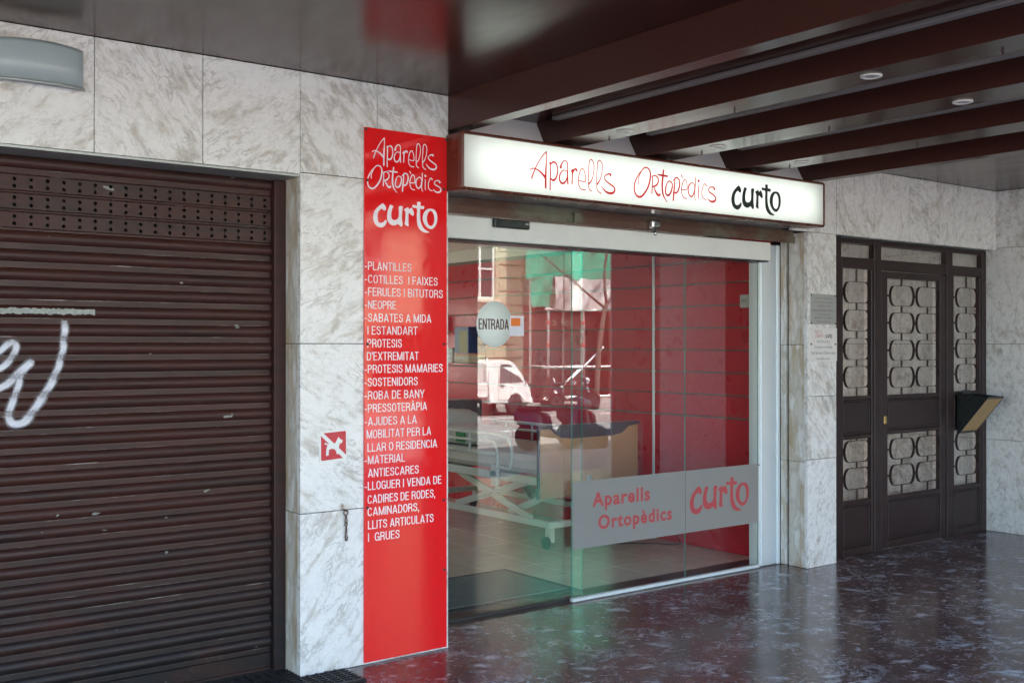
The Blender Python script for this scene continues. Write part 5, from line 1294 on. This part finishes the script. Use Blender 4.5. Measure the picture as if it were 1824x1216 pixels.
for z in (3.40, 5.44):
    for k in range(3): MB().cbox(21.4, 31.7, -21.38 + k * 0.28, -21.12 + k * 0.28, z, z + 0.04, c=0.004).build("plank", "plank", sf_)

def sheet(name, mat, label, cat, x0, x1, z0, z1, y, amp, nx_, nz_, seed, sag=0.0, loc=None):
    rnd = random.Random(seed); ph_ = [rnd.uniform(0, 6.28) for _ in range(8)]
    r = thing(name, ((x0 + x1) / 2, y, z0), label, cat)
    vs = []
    for i in range(nx_ + 1):
        for j in range(nz_ + 1):
            u, v = i / nx_, j / nz_
            x = x0 + (x1 - x0) * u; z = z0 + (z1 - z0) * v
            a = sin(3.1 * x + 2.3 * z + ph_[0]) + 0.7 * sin(5.3 * x - 4.1 * z + ph_[1]) + 0.5 * sin(9.7 * x + 3.3 * z + ph_[2]) + 0.3 * sin(15 * x - 11 * z + ph_[3]) 
            a = abs(a) ** 0.8 * (1 if a > 0 else -1)
            z += -sag * sin(pi * ((x - x0) / 2.2 % 1.0)) * (1 - v) + 0.02 * sin(7 * x + ph_[4])
            vs.append((x, y + amp * a, z))
    m = MB(); k = nz_ + 1
    m.add(vs, [(i * k + j, (i + 1) * k + j, (i + 1) * k + j + 1, i * k + j + 1) for i in range(nx_) for j in range(nz_)], 0, True)
    m.build("fabric", mat, r, fixn=False)
    return r
sheet("debris_net", "debris_net", "large green debris netting hung on the scaffold across the street", "netting", 20.5, 31.9, 3.62, 9.1, -20.42, 0.05, 110, 60, 2, -0.12)
sheet("debris_net", "debris_net", "small loose flap of green netting hanging from the scaffold corner", "netting", 20.68, 21.45, 2.78, 3.75, -20.40, 0.05, 16, 16, 3)
sheet("tarpaulin", "tarp_grey", "crumpled silver grey tarpaulin below the green netting", "tarpaulin", 21.52, 31.9, 2.74, 3.70, -20.36, 0.075, 150, 26, 4, 0.06)

# bare street tree
tr = thing("street_tree", (21.9, -18.9, -0.16), "bare leaning street tree on the far pavement edge", "tree")
rt = random.Random(21)
def branch(m, p, d, L, r, depth):
    pts = [p]; rs = [r]; q = Vector(p); dd = Vector(d).normalized(); n = 5
    for i in range(n):
        dd = (dd + Vector((rt.uniform(-.22, .22), rt.uniform(-.2, .2), rt.uniform(-.06, .14)))).normalized()
        q = q + dd * L / n; pts.append(q.copy()); rs.append(r * (1 - 0.62 * (i + 1) / n))
    m.tube(pts, rs, 6 if r > 0.02 else 4)
    if depth:
        for k in range(3 if depth > 1 else 4):
            i = rt.choice((2, 3, 4, 5)); a = rt.uniform(-1, 1); b = rt.uniform(-0.6, 0.6)
            nd = (dd + Vector((a, b, rt.uniform(0.0, 0.7)))).normalized()
            branch(m, pts[i], nd, L * rt.uniform(0.5, 0.75), rs[i] * 0.62, depth - 1)
MB().tube(catmull([(21.9, -18.9, -0.16), (21.93, -18.9, 0.6), (22.02, -18.9, 1.6), (22.20, -18.9, 2.55), (22.30, -18.9, 2.85)], 4), [0.095 - 0.002 * i for i in range(17)], 10).build("trunk", "bark", tr)
m = MB()
branch(m, (22.28, -18.9, 2.7), (-1.0, 0.0, 0.55), 2.6, 0.042, 3); branch(m, (22.30, -18.9, 2.8), (0.7, 0.1, 1.0), 2.6, 0.042, 3); branch(m, (22.30, -18.9, 2.8), (0.05, -0.1, 1.0), 2.8, 0.045, 3)
m.build("crown", "bark", tr)

# small white pickup
def wheel(parent, x, y, z, r, w, side, rim="rim_steel", name="wheel"):
    o = MB().lathe([(r * 0.55, -w / 2), (r * 0.93, -w / 2), (r, -w * 0.3), (r, w * 0.3), (r * 0.93, w / 2), (r * 0.55, w / 2)], (x, y, z), 'Y', 28).build(name, "rubber", parent)
    MB().lathe([(r * 0.58, -w * 0.42), (r * 0.52, -w * 0.2), (r * 0.3, -w * 0.15), (r * 0.22, -w * 0.40), (0.0, -w * 0.42)] if side < 0 else [(r * 0.58, w * 0.42), (r * 0.52, w * 0.2), (r * 0.3, w * 0.15), (r * 0.22, w * 0.40), (0.0, w * 0.42)], (x, y, z), 'Y', 24).build("rim", rim, o)
    return o
tk = thing("pickup_truck", (16.9, -18.4, -0.29), "small white pickup truck across the street, reflected in the glass door", "truck")
tx, ty, tz = 18.55, -18.4, -0.29
def T(p): return (tx + p[0], tz + p[1])
cab = [(-1.42, 0.34), (-1.42, 1.40), (-1.36, 1.47), (-0.98, 1.50), (-0.66, 1.47), (-0.58, 1.42), (-0.16, 0.90), (-0.05, 0.72), (0.0, 0.55), (-0.01, 0.40), (-0.08, 0.33), (-0.30, 0.33), (-0.34, 0.44), (-0.42, 0.54), (-0.54, 0.58), (-0.68, 0.54), (-0.76, 0.44), (-0.80, 0.33)]
hw_ = 0.68
bmv = bmesh.new(); fr_ = [bmv.verts.new((*[T(p)[0]], ty - hw_, T(p)[1])) for p in cab]; bk_ = [bmv.verts.new((T(p)[0], ty + hw_, T(p)[1])) for p in cab]
bmv.faces.new(fr_); bmv.faces.new(list(reversed(bk_)))
for i in range(len(cab)): bmv.faces.new((fr_[i], bk_[i], bk_[(i + 1) % len(cab)], fr_[(i + 1) % len(cab)]))
for v in bmv.verts:
    k = max(0.0, v.co.z - tz - 0.85); v.co.y = ty + (v.co.y - ty) * (1 - 0.16 * k)
bmesh.ops.recalc_face_normals(bmv, faces=bmv.faces)
bmesh.ops.bevel(bmv, geom=[e for e in bmv.edges if abs(e.verts[0].co.y - e.verts[1].co.y) < 0.05], offset=0.03, segments=2, affect='EDGES')
cabo = MB().bm(bmv).build("cab", "truck_white", tk)
def skin(poly, d, side=1):    # polygon laid on the tapering cab side
    m = MB(); n = len(poly)
    f = lambda p, e: (tx + p[0], ty + side * ((hw_ * (1 - 0.16 * max(0.0, p[1] - 0.85))) + e), tz + p[1])
    m.add([f(p, d) for p in poly] + [f(p, -0.02) for p in poly], [tuple(range(n)), tuple(reversed(range(n, 2 * n)))] + [(i, n + i, n + (i + 1) % n, (i + 1) % n) for i in range(n)])
    return m
for sd in (1, -1):
    skin([(-1.08, 0.90), (-1.03, 1.38), (-0.70, 1.38), (-0.30, 0.90)], 0.004, sd).build("side_window", "truck_glass", tk)
    skin([(-1.12, 0.42), (-1.12, 0.43), (-0.78, 0.43), (-0.78, 0.42)], 0.004, sd).build("door_seam", "truck_trim", tk)
    skin([(-1.135, 0.42), (-1.10, 1.43), (-1.092, 1.43), (-1.125, 0.42)], 0.004, sd).build("door_seam", "truck_trim", tk)
    skin([(-1.06, 0.80), (-1.06, 0.83), (-0.94, 0.83), (-0.94, 0.80)], 0.014, sd).build("door_handle", "truck_trim", tk)
    MB().cbox(tx - 0.26, tx - 0.20, ty + sd * 0.72 - 0.05, ty + sd * 0.72 + 0.05, tz + 0.93, tz + 1.08, c=0.01).build("mirror", "truck_trim", tk)
    MB().cbox(tx - 0.06, tx + 0.012, ty + sd * 0.52 - 0.10, ty + sd * 0.52 + 0.10, tz + 0.60, tz + 0.72, c=0.02).build("headlight", "lamp_lens", tk)
wsn = Vector((0.52, 0, 0.42)).normalized()
m = MB(); q = [(-0.60, 1.40), (-0.19, 0.94)]
m.add([(tx + q[0][0] + 0.012, ty - 0.54, tz + q[0][1] + 0.010), (tx + q[1][0] + 0.012, ty - 0.60, tz + q[1][1] + 0.010), (tx + q[1][0] + 0.012, ty + 0.60, tz + q[1][1] + 0.010), (tx + q[0][0] + 0.012, ty + 0.54, tz + q[0][1] + 0.010)], [(0, 1, 2, 3)]); m.build("windscreen", "truck_glass", tk)
MB().cbox(tx - 0.10, tx + 0.05, ty - 0.69, ty + 0.69, tz + 0.30, tz + 0.46, c=0.03).build("bumper", "truck_white", tk)
MB().cbox(tx - 3.30, tx - 1.50, ty - 0.70, ty + 0.70, tz + 0.52, tz + 0.60, c=0.01).build("load_bed", "truck_white", tk)
for b in ((tx - 3.30, tx - 1.50, ty + 0.675, ty + 0.70), (tx - 3.30, tx - 1.50, ty - 0.70, ty - 0.675), (tx - 3.30, tx - 3.275, ty - 0.67, ty + 0.67)):
    o = MB().cbox(*b, tz + 0.605, tz + 0.90, c=0.006).build("drop_side", "truck_white", tk)
    for k in (0.70, 0.80): MB().box(b[0] + 0.05, b[1] - 0.05, b[2] - 0.003, b[3] + 0.003, tz + k, tz + k + 0.012).build("rib", "truck_trim", o)
for y in (-0.62, 0.62): MB().tube([(tx - 1.46, ty + y, tz + 0.5), (tx - 1.46, ty + y, tz + 1.56)], 0.022, 8).build("rack_post", "truck_white", tk)
MB().cbox(tx - 3.2, tx - 0.8, ty - 0.35, ty + 0.35, tz + 0.34, tz + 0.50, c=0.02).build("chassis", "truck_trim", tk)
MB().box(tx - 0.82, tx - 0.28, ty - 0.60, ty + 0.60, tz + 0.30, tz + 0.585).build("wheel_well", "truck_trim", tk)
for x in (-0.55, -2.55):
    for s in (1, -1): wheel(tk, tx + x, ty + s * 0.60, tz + 0.265, 0.265, 0.15, s)

# scooters
def scooter(loc, rot, paint, label):
    r = thing("scooter", (0, 0, 0), label, "scooter", "scooters parked along the street")
    for x in (-0.62, 0.62):
        o = MB().lathe([(0.13, -0.05), (0.22, -0.05), (0.24, -0.02), (0.24, 0.02), (0.22, 0.05), (0.13, 0.05)], (x, 0, 0.24), 'Y', 22).build("wheel", "rubber", r)
        MB().lathe([(0.14, -0.03), (0.05, -0.04), (0.05, 0.04), (0.14, 0.03)], (x, 0, 0.24), 'Y', 16).build("rim", "rim_steel", o)
    body = [(-0.85, 0.62), (-0.80, 0.50), (-0.55, 0.36), (-0.25, 0.26), (0.22, 0.24), (0.36, 0.30), (0.46, 0.72), (0.42, 0.98), (0.34, 0.98), (0.26, 0.60), (0.16, 0.36), (-0.16, 0.36), (-0.22, 0.66), (-0.5, 0.72), (-0.82, 0.72)]
    for nm, wid, pol in (("body", 0.15, body),):
        bmv = bmesh.new(); a = [bmv.verts.new((p[0], -wid, p[1])) for p in pol]; b = [bmv.verts.new((p[0], wid, p[1])) for p in pol]
        bmv.faces.new(a); bmv.faces.new(list(reversed(b)))
        for i in range(len(pol)): bmv.faces.new((a[i], b[i], b[(i + 1) % len(pol)], a[(i + 1) % len(pol)]))
        bmesh.ops.recalc_face_normals(bmv, faces=bmv.faces)
        bmesh.ops.bevel(bmv, geom=list(bmv.edges), offset=0.035, segments=2, affect='EDGES')
        MB().bm(bmv, 0, True).build(nm, paint, r)
    MB().cbox(-0.80, -0.12, -0.13, 0.13, 0.715, 0.80, c=0.035).build("seat", "seat_vinyl", r)
    MB().tube([(0.40, 0, 0.95), (0.47, 0, 0.62), (0.62, 0, 0.24)], [0.03, 0.03, 0.025], 8).build("fork", "rim_steel", r)
    MB().tube(catmull([(0.28, -0.34, 1.02), (0.36, -0.20, 1.05), (0.38, 0, 1.0), (0.36, 0.20, 1.05), (0.28, 0.34, 1.02)], 4), 0.016, 6).build("handlebar", "truck_trim", r)
    for s in (-1, 1):
        o = MB().tube([(0.36, s * 0.2, 1.05), (0.36, s * 0.30, 1.22)], 0.007, 5).build("mirror", "truck_trim", r)
        MB().cbox(0.345, 0.365, s * 0.31 - 0.06, s * 0.31 + 0.06, 1.20, 1.28, c=0.008).build("mirror_glass", "chrome", o)
    bmv = bmesh.new(); bmesh.ops.create_uvsphere(bmv, u_segments=14, v_segments=8, radius=0.09)
    MB().bm(bmv, 0, True, Matrix.Translation((0.46, 0, 0.86))).build("headlight", "lamp_lens", r)
    MB().prism([(0.36, 0.40), (0.50, 0.50), (0.72, 0.50), (0.88, 0.36), (0.84, 0.34), (0.70, 0.45), (0.52, 0.45), (0.40, 0.36)], -0.07, 0.07, 'XZ').build("mudguard", paint, r)
    r.location = loc; r.rotation_euler = (0, 0, rot)
scooter((19.62, -18.75, -0.29), radians(8), "scooter_red", "dark red scooter parked right in front of the white pickup's nose")
scooter((20.9, -18.9, -0.29), radians(40), "scooter_dark", "black scooter parked beside the foot of the scaffold")
scooter((12.45, -9.25, -0.29), radians(62), "scooter_blue", "dark blue scooter parked at the near kerb, closer to the brown pillar")
scooter((13.5, -9.3, -0.29), radians(58), "scooter_dark", "black scooter parked at the near kerb, farther from the brown pillar")
